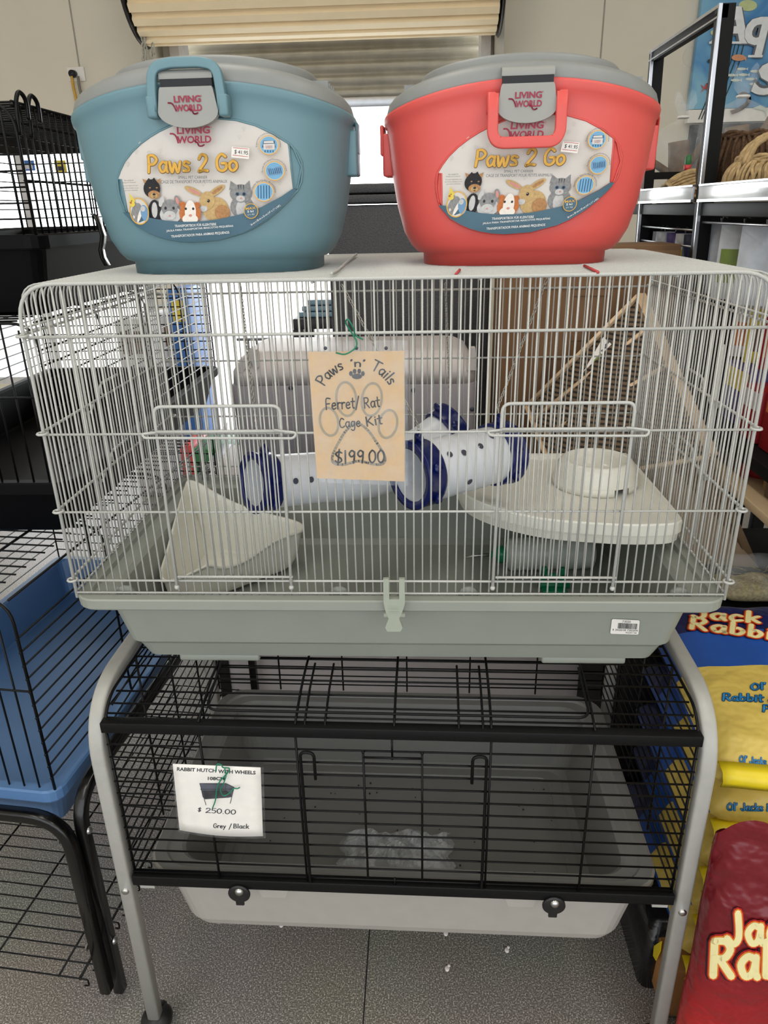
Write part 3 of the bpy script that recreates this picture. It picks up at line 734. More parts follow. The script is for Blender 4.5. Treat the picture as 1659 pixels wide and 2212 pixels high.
def make_carrier(label, body_m, loc, rz, up, group=None):
    t = thing('pet_carrier', label, 'pet carrier', loc, rz)
    NA = 72; b = MB(body_m); rg = []
    for s, a, bb in CP:
        r_ = []
        for k in range(NA):
            x, y = sup(a, bb, 2*PI*k/NA, NEX); r_.append(Vector((x, y, s*c_h(x))))
        rg.append(r_)
    # inner lip
    r_ = [Vector((p.x*.95, p.y*.94, p.z-.004)) for p in rg[-1]]; rg.append(r_)
    b.rings(rg, True, False)
    b.m = body_m
    b.tube([c_surf(*C(x, y), .0008) for x, y in OVAL], .0016, 6, closed=True)
    for pts in ([(92, 536), (124, 538), (148, 680), (165, 797), (135, 770), (100, 660)], [(1452, 262), (1488, 300), (1545, 440), (1512, 612), (1484, 606), (1468, 450)]):
        b.tube([c_surf(*C(x, y), .0015) for x, y in pts], .0014, 6, closed=True)
    b.build('body', t, world=False)
    # lid
    b = MB('lid_grey'); rg = []
    for f, dz in ((.955, -.006), (.985, 0), (.985, .003), (.968, .013), (.94, .018), (.88, .022), (.78, .025)):
        r_ = []
        for k in range(NA):
            x, y = sup(.202*f, .143*f, 2*PI*k/NA, NEX); r_.append(Vector((x, y, c_h(x)+dz)))
        rg.append(r_)
    b.rings(rg, False, True)
    rg = []
    for f, dz in ((.74, -.008), (.74, .004), (.72, .008), (.45, .010)):
        r_ = []
        for k in range(NA):
            x, y = sup(.198*f, .143*f, 2*PI*k/NA, 2.6); r_.append(Vector((x, y+.012, .240+.029-.026*(x/.198)**2+dz)))
        rg.append(r_)
    b.rings(rg, False, True)
    # swelling of the lid over the latch
    b.rings([[Vector((x*f, -.143+.012+yy, z)) for x, z in [(-.062, .226), (-.056, .246), (-.046, .255), (-.034, .259), (.034, .259), (.046, .255), (.056, .246), (.062, .226)]] for f, yy in ((1, 0), (1.04, .05), (.9, .11))], True, True, smooth=False)
    for sx in (-1, 1):
        for i in range(5):
            y = -.05+.025*i; b.box((sx*.150-.02, y, c_h(.15)+.017), (sx*.150+.02, y+.006, c_h(.15)+.027))
    b.build('lid', t, world=False)
    # front latch
    yf = -.158
    b = MB('latch_plate')
    pl = [(-.0335, .231), (.0335, .231), (.035, .228), (.0395, .203)]+[(.0395*math.cos(a), .203-.019*math.sin(a)) for a in [PI*k/14 for k in range(1, 14)]]+[(-.0395, .203), (-.035, .228)]
    b.slab([(x, yf+(.246-z)*-.02, z) for x, z in pl], (0, .010, 0))
    b.rings([[Vector((x, y, z)) for x in (-.0345, -.032, .032, .0345)] for y, z in ((yf+.004, .2405), (yf+.003, .246), (yf+.008, .251), (yf+.022, .2535), (yf+.03, .2535))], closed=False)
    b.use('slot_dark'); b.box((-.0335, yf+.004, .228), (.0335, yf+.03, .242))
    b.use('logo_red'); yy = yf-.0018
    def PM(x0, z0, x1, h): return lambda u, v: Vector((x0+(x1-x0)*u, yy, z0+h*v))
    put(b, text2d('LIVING', .03), PM(-.0165, .2130, .0185, .0078), 'logo_red'); put(b, text2d('WORLD', .03), PM(-.0155, .2028, .0190, .0080), 'logo_red'); put(b, text2d('®'), PM(.0185, .219, .0205, .002), 'logo_red')
    for P in ([(-.0245, .2130), (-.020, .2125), (-.017, .209), (-.0148, .2035)], [(.002, .2055), (.0055, .2035), (.0075, .2003), (.0105, .1998), (.013, .201)]):
        put(b, line2d([p[:2] for p in spline([(x, z, 0) for x, z in P], 4)], .0018), lambda u, v: Vector((u, yy, v)), 'logo_red')
    b.build('front_latch', t, world=False)
    # carrying handle, up or folded down
    b = MB(body_m)
    if up:
        P = [(-.0455, .204), (-.0450, .222), (-.0425, .246), (-.036, .2545), (-.02, .258), (.02, .258), (.036, .2545), (.0425, .246), (.0450, .222), (.0455, .204)]
        pts = [Vector((x, yf+.002+max(0, z-.235)*.12, z)) for x, z in P]
    else:
        P = [(-.045, .220), (-.045, .19), (-.045, .172), (-.040, .163), (-.032, .1605), (.032, .1605), (.040, .163), (.045, .172), (.045, .19), (.045, .220)]
        pts = [Vector((x, yf+.000-(.222-z)*.10, z)) for x, z in P]
    path = fillet(pts, .02, 4)
    b.sqtube(path, .0055, .0058 if up else .0072, (0, 1, 0))
    for sx in (-1, 1): b.box((sx*.047-.0065, yf-.004, .196), (sx*.047+.0065, yf+.018, .222), .003)
    b.use('slot_dark')
    if not up: b.box((-.0495, yf-.0052, .202), (-.0445, yf-.0035, .219)); b.box((.0445, yf-.0052, .202), (.0495, yf-.0035, .219))
    b.build('handle', t, world=False)
    for sx in (-1, 1):
        b = MB(body_m); x = sx*.1965
        b.box((min(x-sx*.008, x+sx*.009), -.03, .128), (max(x-sx*.008, x+sx*.009), .03, .188), .003)
        b.box((min(x+sx*.007, x+sx*.013), -.026, .158), (max(x+sx*.007, x+sx*.010), .026, .200), .002); b.build('side_latch', t, world=False)
    make_label(t)
    return t
make_carrier('teal blue plastic pet carrier with a grey lid and its handle raised', 'carrier_blue', (-.2556, .222, ZT+.0015), math.radians(-.5), True)
make_carrier('coral red plastic pet carrier with a grey lid and its handle folded down', 'carrier_red', (.191, .278, ZT+.0015), math.radians(-2.5), False)

def thin(name, c0, c1, tl, gloss=0., scale=60):
    """thin sheet that lets some light through (paper, thin moulded plastic)"""
    m = bpy.data.materials.new(name+'_sheet'); MATS[name] = m; m.use_nodes = True; nt = m.node_tree; nt.nodes.clear(); L = nt.links
    out = nt.nodes.new('ShaderNodeOutputMaterial'); d = nt.nodes.new('ShaderNodeBsdfPrincipled'); t = nt.nodes.new('ShaderNodeBsdfTranslucent'); mx = nt.nodes.new('ShaderNodeMixShader')
    d.inputs['Roughness'].default_value = .35 if gloss else .7; d.inputs['Specular IOR Level'].default_value = gloss
    tc = nt.nodes.new('ShaderNodeTexCoord'); n = nt.nodes.new('ShaderNodeTexNoise'); n.inputs['Scale'].default_value = scale; r = nt.nodes.new('ShaderNodeValToRGB'); e = r.color_ramp.elements
    e[0].color = lin(c0)+(1,); e[1].color = lin(c1)+(1,)
    L.new(tc.outputs['Object'], n.inputs['Vector']); L.new(n.outputs['Fac'], r.inputs['Fac']); L.new(r.outputs['Color'], d.inputs['Base Color']); L.new(r.outputs['Color'], t.inputs['Color'])
    mx.inputs['Fac'].default_value = tl; L.new(d.outputs[0], mx.inputs[1]); L.new(t.outputs[0], mx.inputs[2]); L.new(mx.outputs[0], out.inputs['Surface'])
thin('cream_paper', (230, 200, 158), (238, 210, 170), .35)
thin('pan_thin', (234, 232, 220), (240, 238, 228), .45, .4)

# ------------------------------------------------------------------ cream price sign hung on the cage front
def pxbase(x0, y0, x1, y1, h, P):
    d = Vector((x1-x0, y1-y0)); n = Vector((d.y, -d.x)).normalized()*h
    return lambda u, v: P(x0+d.x*u+n.x*v, y0+d.y*u+n.y*v)
def handtext(mb, s, base, P, m='ink', wid=.09, track=1.):
    vs, fs, w_ = strokes2d(s, wid, 4, track); g = pxbase(*base, P)
    put(mb, ([(x/w_, y) for x, y in vs], fs), g, m)
YS = -.0135
sg = thing('price_sign', 'cream paper price sign in a clear sleeve on the white cage front', 'sign', at(770, 900, YS))
P0 = lambda x, y: at(x, y, YS)
b = MB('cream_paper'); b.slab([P0(665, 760), P0(685, 1033), P0(874, 1040), P0(873, 758)], (0, .0006, 0))
paper = b.build('paper', sg)
b = MB('clear_sleeve'); b.slab([at(x, y, YS-.0022) for x, y in ((663, 737), (684, 1042), (881, 1050), (880, 735))], (0, .0003, 0)); b.build('sleeve', sg)
b = MB('ink'); Pk = lambda x, y: at(x, y, YS-.0005); Pg = lambda x, y: at(x, y, YS-.0003)
def arcpx(cx, cy, r, a0, a1, h, P):
    def f(u, v):
        a = math.radians(a0+(a1-a0)*u); rr = r+h*v; return P(cx+rr*math.cos(a), cy-rr*math.sin(a))
    return f
for s, a0, a1 in (('Paws', 152, 110), ("'n'", 99, 78), ('Tails', 68, 29)):
    vs, fs, w_ = strokes2d(s, .13, 4); put(b, ([(x/w_, y) for x, y in vs], fs), arcpx(771, 872, 80, a0, a1, 16 if s == "'n'" else 23, Pk), 'ink')
put(b, disc2d(771, 813, 11, 6), Pk, 'ink')
for x, y in ((758, 807), (766, 802), (776, 802), (784, 807)): put(b, disc2d(x, y, 4, 5.5, 12), Pk, 'ink')
for x, y, rx, ry, ro in ((748, 862, 24, 39, -.1), (803, 863, 24, 38, .12), (711, 911, 22, 33, -.2), (838, 916, 22, 33, .2)):
    put(b, ring2d(x, y, rx, ry, 5, 32, ro), Pg, 'paw_grey')
pad = spline([(771, 914, 0), (795, 930, 0), (815, 958, 0), (831, 985, 0), (828, 1001, 0), (808, 1003, 0), (775, 996, 0), (745, 1003, 0), (722, 1001, 0), (718, 985, 0), (732, 955, 0), (748, 930, 0)], 5, True)
put(b, line2d([p[:2] for p in pad+[pad[0]]], 5.5), Pg, 'paw_grey')
for s, q in (('Ferret/', (703, 885, 778, 881, 23)), ('Rat', (786, 882, 822, 878, 22)), ('Cage', (733, 924, 780, 921, 20)), ('Kit', (791, 921, 828, 915, 20)), ('$199.00', (722, 1001, 833, 999, 27))):
    handtext(b, s, q, Pk, wid=.13)
b.build('lettering', paper)
for x in (703, 770, 834):
    b = MB('hole_dark'); b.lathe([(0, 0), (.0024, 0), (.0024, .0008), (0, .0008)], 12, Matrix.Translation(at(x, 752, YS-.004)) @ Matrix.Rotation(PI/2, 4, 'X')); b.build('punched_hole', sg)
b = MB('tie_green'); b.tube(spline([at(x, y, YS-.006+d) for x, y, d in ((726, 762, 0), (746, 765, -.004), (767, 752, 0), (770, 737, .004), (758, 716, .008), (747, 697, .003), (752, 690, -.002), (763, 708, -.002), (768, 724, .006), (784, 733, .004))], 5), .0011, 6); b.build('wire_tie', sg)

# white sign on the hutch front
Y2 = -.1005
s2 = thing('price_sign', 'white price sign with a small picture on the black hutch wire', 'sign', at(470, 1720, Y2))
def Pw(x, y, off=0.):
    u = (x-373)/190; bend = .008*max(0, (y-1740)/60)*(.6-u) ; return at(x, y, Y2-.003-off+bend*.4)
b = MB('paper')
def wsh(u, v):
    xl, xr = 373+15*v, 563+5*v; yl, yr = 1650+143*v, 1658+148*v; sag = 6*math.sin(PI*u)*v
    return Pw(xl+(xr-xl)*u, yl+(yr-yl)*u+sag, 0)
b.grid(wsh, 8, 8); pp = b.build('paper', s2, solid=.0005)
b = MB('clear_sleeve'); b.grid(lambda u, v: wsh(u*1.05-.015, v*1.04-.02)+Vector((0, -.0018, 0)), 6, 6); b.build('sleeve', s2)
b = MB('ink'); Pq = lambda x, y: Pw(x, y, .0007); Pq2 = lambda x, y: Pw(x, y, .0010)
D = lambda x, y: (360+x/7.213, 1640+y/7.213)
def t2(s, x0, y0, x1, y1, h, bold=.03): put(b, text2d(s, bold), pxbase(*D(x0, y0), *D(x1, y1), h/7.213, Pq), 'ink')
t2('RABBIT HUTCH', 158, 182, 770, 210, 58); t2('WITH WHEELS', 800, 218, 1385, 240, 58); t2('108CM', 640, 326, 905, 332, 52)
put(b, poly2d([D(*p) for p in ((515, 380), (925, 380), (1050, 435), (1010, 590), (960, 600), (600, 625), (560, 590))]), Pq, 'hole_dark')
put(b, poly2d([D(*p) for p in ((560, 490), (935, 490), (1010, 560), (1005, 590), (600, 625))]), Pq2, 'ink')
for a in (((515, 380), (612, 715)), ((1050, 440), (990, 690)), ((515, 380), (925, 380)), ((925, 380), (1050, 440)), ((525, 470), (1040, 465)), ((925, 385), (915, 490))): put(b, line2d([D(*p) for p in a], 1.3), Pq2, 'ink')
handtext(b, '$', (*D(482, 812), *D(540, 818), 8), Pq, wid=.16); handtext(b, '250.00', (*D(600, 832), *D(1085, 862), 10), Pq, wid=.12)
handtext(b, 'Grey', (*D(722, 1068), *D(925, 1078), 9), Pq, wid=.15); handtext(b, '/', (*D(965, 1085), *D(1020, 1085), 10), Pq, wid=.12); handtext(b, 'Black', (*D(1035, 1075), *D(1285, 1080), 9), Pq, wid=.15)
b.build('lettering', pp)
b = MB('tie_green'); b.tube(spline([Pw(*D(*p), .006) for p in ((768, 190), (775, 110), (800, 75), (855, 90), (880, 130), (970, 140), (965, 190), (905, 260), (820, 360), (780, 480), (760, 640), (715, 760))], 5), .0011, 6)
b.tube(spline([Pw(*D(*p), .007) for p in ((905, 150), (925, 260), (880, 390), (840, 480), (880, 565), (960, 540), (1040, 460), (1100, 458), (1140, 440))], 5), .0010, 6); b.build('wire_tie', s2)

# ------------------------------------------------------------------ things inside the ferret cage
def atplane(x, y, A, B):
    """ray meets the vertical plane through plan points A and B"""
    n = Vector((B[1]-A[1], A[0]-B[0], 0)); d = ray(x, y); t = n.dot(Vector((A[0], A[1], 0))-CAM_P)/n.dot(d); return CAM_P+d*t
PF, PP, PR = (-.425, .135), (-.452, .44), (-.170, .385)
rim = []
for x, y in ((350, 1247), (374, 1253), (429, 1230), (453, 1218), (477, 1226), (508, 1220), (540, 1205), (581, 1175), (607, 1162), (632, 1153), (652, 1144)): rim.append(atplane(x, y, PF, PR))
for x, y in ((640, 1128), (560, 1108), (500, 1085), (455, 1060), (425, 1043)): rim.append(atplane(x, y, (PR[0]+.008, PR[1]+.01), PP))
for x, y in ((402, 1042), (392, 1075), (378, 1130), (363, 1190), (352, 1225)): rim.append(atplane(x, y, (PP[0]-.004, PP[1]), (PF[0]-.004, PF[1])))
rim = spline(rim, 3, True); cen = Vector((-.355, .325, 0))
def relax(P, n):
    for _ in range(n): P = [(P[i-1]+P[i]*2+P[(i+1) % len(P)])/4 for i in range(len(P))]
    return P
pan = MB('pan_white'); rim = relax(spline(rim, 2, True), 6); cen = sum((Vector((p.x, p.y, 0)) for p in rim), Vector())/len(rim)
bot = [cen+(Vector((p.x, p.y, 0))-cen)*.84 for p in relax(rim, 60)]; rg = [[cen+(Vector((p.x, p.y, 0))-cen)*1.03+Vector((0, 0, p.z-.004)) for p in rim], [cen+(Vector((p.x, p.y, 0))-cen)*1.025+Vector((0, 0, p.z+.002)) for p in rim]]
for sh_, sv in ((0, 0), (.06, .12), (.16, .35), (.30, .60), (.46, .80), (.64, .93), (.82, .985), (1, 1)):
    rg.append([Vector((p.x+(q.x-p.x)*sh_, p.y+(q.y-p.y)*sh_, p.z+(.823-p.z)*sv)) for p, q in zip(rim, bot)])
rg.append([cen+(q-cen)*.4+Vector((0, 0, .823)) for q in bot])
for r_ in rg:
    for v in r_:
        v.x = max(v.x, -.4215-max(0, v.z-.823)*.23)      # stays inside the sloping tray wall
pan.rings(rg, False, True)
o = pan.build('litter_pan', None, solid=.0012); tag(o, 'white triangular corner litter pan on the left floor of the ferret cage', 'litter pan')

def tunnel(label, path, r, ends, loc, holes, ridges):
    t = thing('ferret_tunnel', label, 'tunnel', loc)
    pts = spline(path, 12); n = len(pts); b = MB('tube_white'); rg_o, rg_i = [], []
    rs = [r+(.0014 if any(abs(i/(n-1)-q) < .012 for q in ridges) else 0) for i in range(n)]
    b.tube(pts, rs, 32, cap=False); b.tube(pts, r-.0022, 32, cap=False)
    for hx, hy, Yh in holes:      # round vents on the side
        tgt = at(hx, hy, Yh); i = min(range(n), key=lambda k: (pts[k]-tgt).length); i = min(max(i, 1), n-2)
        ax = (pts[i+1]-pts[i-1]).normalized(); dv = tgt-pts[i]; dv -= ax*dv.dot(ax); dv.normalize(); c = pts[i]+ax*((tgt-pts[i]).dot(ax))+dv*(r+.0012); u = ax; w_ = dv.cross(ax)
        b.use('hole_dark').add([c+u*(.0055*math.cos(2*PI*k/14))+w_*(.0055*math.sin(2*PI*k/14)) for k in range(14)], [list(range(14))])
    b.build('tube', t)
    for e in ends:
        p, q = (pts[0], pts[1]) if e == 0 else (pts[-1], pts[-2]); ax = (p-q).normalized()
        M = Matrix.Translation(p-ax*.012) @ ax.to_track_quat('Z', 'Y').to_matrix().to_4x4()
        b = MB('tube_blue'); b.lathe([(r+.0005, -.018), (r+.005, -.018), (r+.0058, -.014), (r+.0058, .013), (r+.0075, .0145), (r+.0075, .018), (r-.006, .018), (r-.0065, .014), (r+.0005, .012)], 40, M, close=True)
        up = (Vector((0, 0, 1))-ax*ax.z).normalized(); sd = ax.cross(up)
        for k in range(3):
            dv = up*math.cos(2*PI*k/3)+sd*math.sin(2*PI*k/3); c = p-ax*.014+dv*(r+.008)
            b.tube([c-ax*.003, c+ax*.003], .0085 if k else .0105, 12)
        b.use('hole_dark'); c = p-ax*.014+up*(r+.0155); b.use('tube_blue'); b.tube([c+sd*.0055*math.cos(2*PI*k/12)+up*.0055*math.sin(2*PI*k/12) for k in range(12)], .0022, 6, closed=True)
        cc = p-ax*.014; tv = (CAM_P-cc); tv -= ax*tv.dot(ax); tv.normalize(); c = cc+tv*(r+.0055); b.tube([c, c+tv*.0025], .0085, 14)
        b.build('end_ring', t)
    return t
A1, B1, E1 = at(552, 1043, .20), at(800, 1022, .355), at(978, 923, .475)
tunnel('long white ferret tunnel with blue end rings hanging at the left of the cage', [A1, A1.lerp(B1, .5), B1, B1.lerp(E1, .5)+Vector((.008, .012, -.012)), E1], .0475, (0, 1), A1, [(605, 1042, .17), (637, 1039, .20), (670, 1036, .22)], (.5, .54, .58, .62, .66))
C2, D2 = at(889, 1026, .145), at(1086, 977, .275)
tunnel('short white ferret tunnel with blue end rings, tilted up in front of the longer one', [C2, C2.lerp(D2, .33), C2.lerp(D2, .66), D2], .0510, (0, 1), C2, [(940, 987, .13), (968, 985, .15), (995, 984, .17), (1027, 975, .20), (1053, 962, .23), (1014, 1040, .16)], (.28, .34, .42, .56, .62, .70))
def hang(P, px, name='hanging_chain', label=''):
    T = at(px[0], px[1], P.y); T.z = min(T.z, 1.410); n = int((T-P).length/.0052)
    b = MB('chain_metal'); link_chain(b, P+Vector((0, 0, .016)), T, n, .0062, .00085)
    b.tube(spline([P+Vector((0, 0, -.001)), P+Vector((.003, -.002, .006)), P+Vector((.002, 0, .014)), P+Vector((0, 0, .019)), P+Vector((-.002, 0, .012)), P+Vector((-.002, .001, .004))], 4), .0006, 5)
    o = b.build(name, None); tag(o, label, 'chain', 'chains hanging the ferret tunnels'); return o
hang(A1+Vector((.010, .006, .062)), (518, 612), label='thin metal chain holding the left end of the long ferret tunnel')
hang(D2+Vector((-.014, -.004, .064)), (1183, 598), label='thin metal chain slanting up to the right from the short ferret tunnel')
hang(E1+Vector((-.008, -.006, .061)), (962, 612), label='thin metal chain holding the raised far end of the long ferret tunnel')
hang(C2+Vector((.012, .004, .065)), (738, 615), label='thin metal chain slanting up to the left behind the cream price sign')

# corner shelf
SHL = [(.485, .532), (.487, .30), (.486, .185), (.480, .162), (.462, .150), (.43, .146), (.387, .146), (.32, .155), (.259, .170), (.207, .198), (.161, .237), (.1286, .283), (.115, .34), (.112, .42), (.112, .532)]
SHL = [(p.x, p.y) for p in spline([(x, y, 0) for x, y in SHL], 3)]
cs = Vector((.30, .35, 0))
def shr(d, z): 
    out = []
    for x, y in SHL:
        v = Vector((x, y, 0))-cs; out.append(cs+v*(1-d/v.length)+Vector((0, 0, z)))
    return out
b = MB('pan_white'); b.rings([shr(.006, .966), shr(.004, .967), shr(.003, .982), shr(-.001, .984), shr(-.001, 1.003), shr(.001, 1.006), shr(.010, 1.006), shr(.012, 1.0035), shr(.020, .997)], True, True, smooth=False)
o = b.build('corner_shelf'); tag(o, 'white rounded plastic corner shelf in the back right of the ferret cage', 'shelf')
# bowl
bc = atz(1284, 1043, .998); bc.z = .998
b = MB('dish_white'); M = Matrix.Translation(bc)
b.lathe([(.0795, .013), (.0785, .02), (.0765, .030), (.0725, .042), (.066, .050), (.0605, .0525), (.057, .050), (.052, .040), (.046, .028), (.03, .021), (0, .020)], 48, M)
b.lathe([(.0795, .013), (.0805, .012), (.0815, .0), (.0775, .0), (.0765, .013)], 44, M, a0=-.93, a1=-1.33+2*PI)
o = b.build('food_bowl'); tag(o, 'round white plastic food bowl standing on the corner shelf', 'bowl')
# water bottle lying on the tray
wb = thing('water_bottle', 'white water bottle with a green cap lying under the corner shelf', 'bottle', (.30, .36, .818))
Mx = Matrix.Translation((.212, .350, .851)) @ Matrix.Rotation(math.radians(3), 4, 'Z') @ Matrix.Rotation(PI/2, 4, 'Y')
b = MB('bottle_white'); b.lathe([(0, 0), (.018, 0), (.022, .004), (.0315, .008), (.033, .014), (.033, .165), (.030, .176), (.02, .18), (0, .18)], 28, Mx); b.build('bottle_body', wb)
b = MB('green_plastic'); b.lathe([(0, -.028), (.007, -.028), (.008, -.018), (.0175, -.016), (.0185, .001), (0, .001)], 20, Mx); b.build('bottle_cap', wb)
b = MB('steel'); b.tube([Mx @ Vector((0, 0, -.026)), Mx @ Vector((.001, 0, -.055)), Mx @ Vector((.006, 0, -.082))], .0035, 8); b.build('sipper_tube', wb)
b = MB('green_plastic'); g0 = Vector((.298, .268, .8165))
b.box(g0+Vector((-.024, -.02, 0)), g0+Vector((.024, .022, .006)), .002); b.box(g0+Vector((-.022, .008, .004)), g0+Vector((-.013, .018, .042)), .002); b.box(g0+Vector((.013, .008, .004)), g0+Vector((.022, .018, .040)), .002); b.box(g0+Vector((-.022, .008, .016)), g0+Vector((.022, .016, .028)), .002); b.tube([g0+Vector((-.03, .0, .008)), g0+Vector((.03, .0, .008))], .006, 10)
o = b.build('bottle_bracket'); tag(o, 'green plastic bottle bracket lying on the cage floor below the shelf', 'bracket')

# ------------------------------------------------------------------ the wheeled grey and black rabbit hutch under the cage
ht = thing('rabbit_hutch', 'wheeled grey and black wire rabbit hutch carrying the white ferret cage', 'hutch', (0, -.07, 0), math.radians(-.9))
W2 = .483
for sx in (-1, 1):
    b = MB('stand_grey'); x = sx*W2
    b.sqtube(fillet([(x, 0, .044), (x, 0, .785), (x, .56, .785), (x, .56, .044)], .11, 12), .0122, .0115, (1, 0, 0), .4)
    b.box((x-sx*.035-.012, .0, .388), (x-sx*.035+.014, .02, .406)); b.build('leg_frame', ht, world=False)
    for y in (0, .56):
        b = MB('steel'); M = Matrix.Translation((x, y-.0105 if y == 0 else y+.0105, .392)) @ Matrix.Rotation(PI/2 if y == 0 else -PI/2, 4, 'X'); b.lathe([(.0075, 0), (.0065, .003), (.004, .0045), (0, .0045)], 16, M); b.build('screw', ht, world=False)
        b = MB('caster_black'); b.lathe([(.028, 0), (.031, .012), (.027, .020), (.016, .027), (.0, .03)], 20, Matrix.Translation((x, y+.004, .016)))
        b.lathe([(0, -.010), (.020, -.010), (.0225, -.006), (.0225, .006), (.020, .010), (0, .010)], 20, Matrix.Translation((x, y+.016, .0226)) @ Matrix.Rotation(PI/2, 4, 'Y')); b.build('caster', ht, world=False)
for z0, z1 in ((.741, .760), (.409, .430)):
    b = MB('black_bar'); b.box((-.466, -.013, z0), (.466, .006, z1), .0015); b.build('front_bar', ht, world=False)
BW = .00165
b = MB('black_wire')
for k in range(12): b.tube([(-.464, -.006, .436+.0252*k), (.464, -.006, .436+.0252*k)], BW, 6)
for x in (-.309, -.155, .150, .307): b.tube([(x, -.0085, .424), (x, -.0085, .74)], .0021, 6)
for z0, z1 in ((.70, .74), (.424, .445)): b.tube([(-.0035, -.0085, z0), (-.0035, -.0085, z1)], .0019, 6)
b.tube([(-.462, -.004, .424), (-.462, -.004, .74)], .0022, 6); b.tube([(.462, -.004, .424), (.462, -.004, .74)], .0022, 6)
b.tube([(-.464, -.004, .427), (.464, -.004, .427)], .0024, 6); b.build('front_panel', ht, world=False)
b = MB('black_wire')
for sx, x in ((-1, -.149), (1, .144)):
    b.tube(fillet([(x, -.012, .432), (x, -.012, .713), (x-sx*-.0 - sx*.0 + (.022 if sx < 0 else -.022), -.013, .713), (x+(.022 if sx < 0 else -.022), -.013, .66)], .010, 5), .0026, 8)
for x in (-.049, .0435): b.tube([(x, -.0115, .447), (x, -.0115, .715)], .0021, 6); b.ball((x, -.012, .716), .003, 8)
b.tube([(-.049, -.013, .7065), (.0435, -.013, .7065)], .0019, 6)
b.build('front_door', ht, world=False)
def dome(y):    # height of the wire roof above the front bar
    t = min(max((y+.004)/.12, 0), 1); return .758+(.7835-.758)*math.sin(t*PI/2)
b = MB('black_wire')
for y in (-.004, .010, .028, .052, .082): b.tube([(-.462, y, dome(y)), (.462, y, dome(y))], BW, 6)
for y in [.112+.028*k for k in range(16)]: b.tube([(-.462, y, .7835), (.462, y, .7835)], BW, 6)
for x in (-.309, -.155, 0, .150, .307): b.tube([(x, y, dome(y)+.002) for y in (-.004, .01, .03, .055, .085, .12)]+[(x, .54, .7855)], .0021, 6)
b.build('roof_panel', ht, world=False)
b = MB('black_wire')
b.tube(fillet([(-.302, .12, .789), (-.302, .015, dome(.015)+.005), (.302, .015, dome(.015)+.005), (.302, .12, .789)], .02), .0023, 6)
for x0, x1 in ((-.14, -.108), (.100, .137)):
    b.tube(fillet([(x0, .12, .789), (x0, .06, dome(.06)+.006), (x0, -.002, dome(0)+.004), (x0, -.008, .7465), (x1, -.008, .7465), (x1, -.002, dome(0)+.004), (x1, .06, dome(.06)+.006), (x1, .12, .789)], .008, 4), .0019, 6)
b.build('roof_door', ht, world=False)
for sx in (-1, 1):
    b = MB('black_wire'); x = sx*.462
    for k in range(14):
        z = .436+.0252*k; b.tube([(x, -.004 if z < .758 else .03, z), (x, .545, z)], BW, 6)
    b.tube(fillet([(x, -.003, .42), (x, -.003, .757), (x, .03, .784), (x, .52, .784), (x, .548, .757), (x, .548, .42)], .03, 4), .0024, 6)
    for y in (.14, .28, .42): b.tube([(x, y, .42), (x, y, .784)], .0021, 6)
    b.build('side_panel', ht, world=False)
b = MB('black_wire')
for k in range(13): b.tube([(-.462, .548, .436+.0252*k), (.462, .548, .436+.0252*k)], BW, 6)
for x in (-.309, -.155, 0, .15, .307): b.tube([(x, .548, .42), (x, .548, .76)], .0021, 6)
b.build('back_panel', ht, world=False)
b = MB('hutch_pan_lit'); rg = []
def ptray(mb, prof, r=.06):
    rr_ = []
    for ins, z in prof: rr_.append([Vector((x, y, z)) for x, y in rrect(-.455+ins, .008+ins*.8, .455-ins, .552-ins*.8, max(r-ins*.3, .02), 6)])
    return rr_
b.rings(ptray(b, [(.070, .236), (.052, .242), (.042, .262), (.018, .392), (.003, .394), (0, .398), (0, .412), (.004, .416)]), True, False, smooth=False)
b.use('hutch_pan_shaded'); b.rings(ptray(b, [(.004, .416), (.022, .416), (.026, .411), (.046, .409), (.052, .404), (.078, .258), (.092, .249), (.118, .248), (.120, .246)]), False, True, smooth=False)  # inner faces take the darker copy, interior shade put into the colour
b.use('hutch_pan_lit')
for x in (-.222, .215):
    b.slab([(x-.032, .007, .402), (x-.021, .007, .368), (x+.021, .007, .368), (x+.032, .007, .402)], (0, .03, 0))
b.build('pan', ht, world=False)
for x in (-.276, .267):
    b = MB('caster_black'); b.lathe([(0, 0), (.0195, 0), (.0195, .003), (.017, .0045), (0, .005)], 24, Matrix.Translation((x, -.013, .401)) @ Matrix.Rotation(PI/2, 4, 'X'))
    b.box((x-.008, -.017, .374), (x+.007, -.012, .392), .0015)
    l = b.build('turn_latch', ht, world=False)
    b = MB('steel'); b.lathe([(0, .0085), (.0055, .008), (.0075, .005), (.008, .004)], 16, Matrix.Translation((x+.001, -.013, .408)) @ Matrix.Rotation(PI/2, 4, 'X')); b.build('screw', l, world=False)
# crumpled clear bag in the hutch
rr = random.Random(5)
def crump(cx, cy, z0, rx, ry, h, n=26, seed=1, pw=.6):
    r_ = random.Random(seed); ph = [(r_.uniform(10, 60), r_.uniform(10, 60), r_.uniform(0, 6), r_.uniform(.2, 1)) for _ in range(14)]
    def f(u, v):
        x, y = (u*2-1), (v*2-1); d = max(abs(x), abs(y))**2.2; w_ = sum(a*math.sin(p*x*rx*4+q*y*ry*4+s) for p, q, s, a in ph)/5
        return Vector((cx+x*rx*(1+.08*math.sin(9*y+seed)), cy+y*ry*(1+.08*math.sin(7*x)), z0+max(0.001, h*(1-d)**pw*(.65+.4*w_))))
    return f
b = MB('clear_bag'); b.grid(crump(-.010, .130, .253, .112, .072, .05, seed=4), 34, 24, smooth=False); b.grid(crump(-.010, .130, .252, .115, .075, .02, seed=9), 20, 14, smooth=False)
o = b.build('plastic_bag'); tag(o, 'crumpled clear plastic bag lying in the pan of the lower hutch', 'plastic bag')

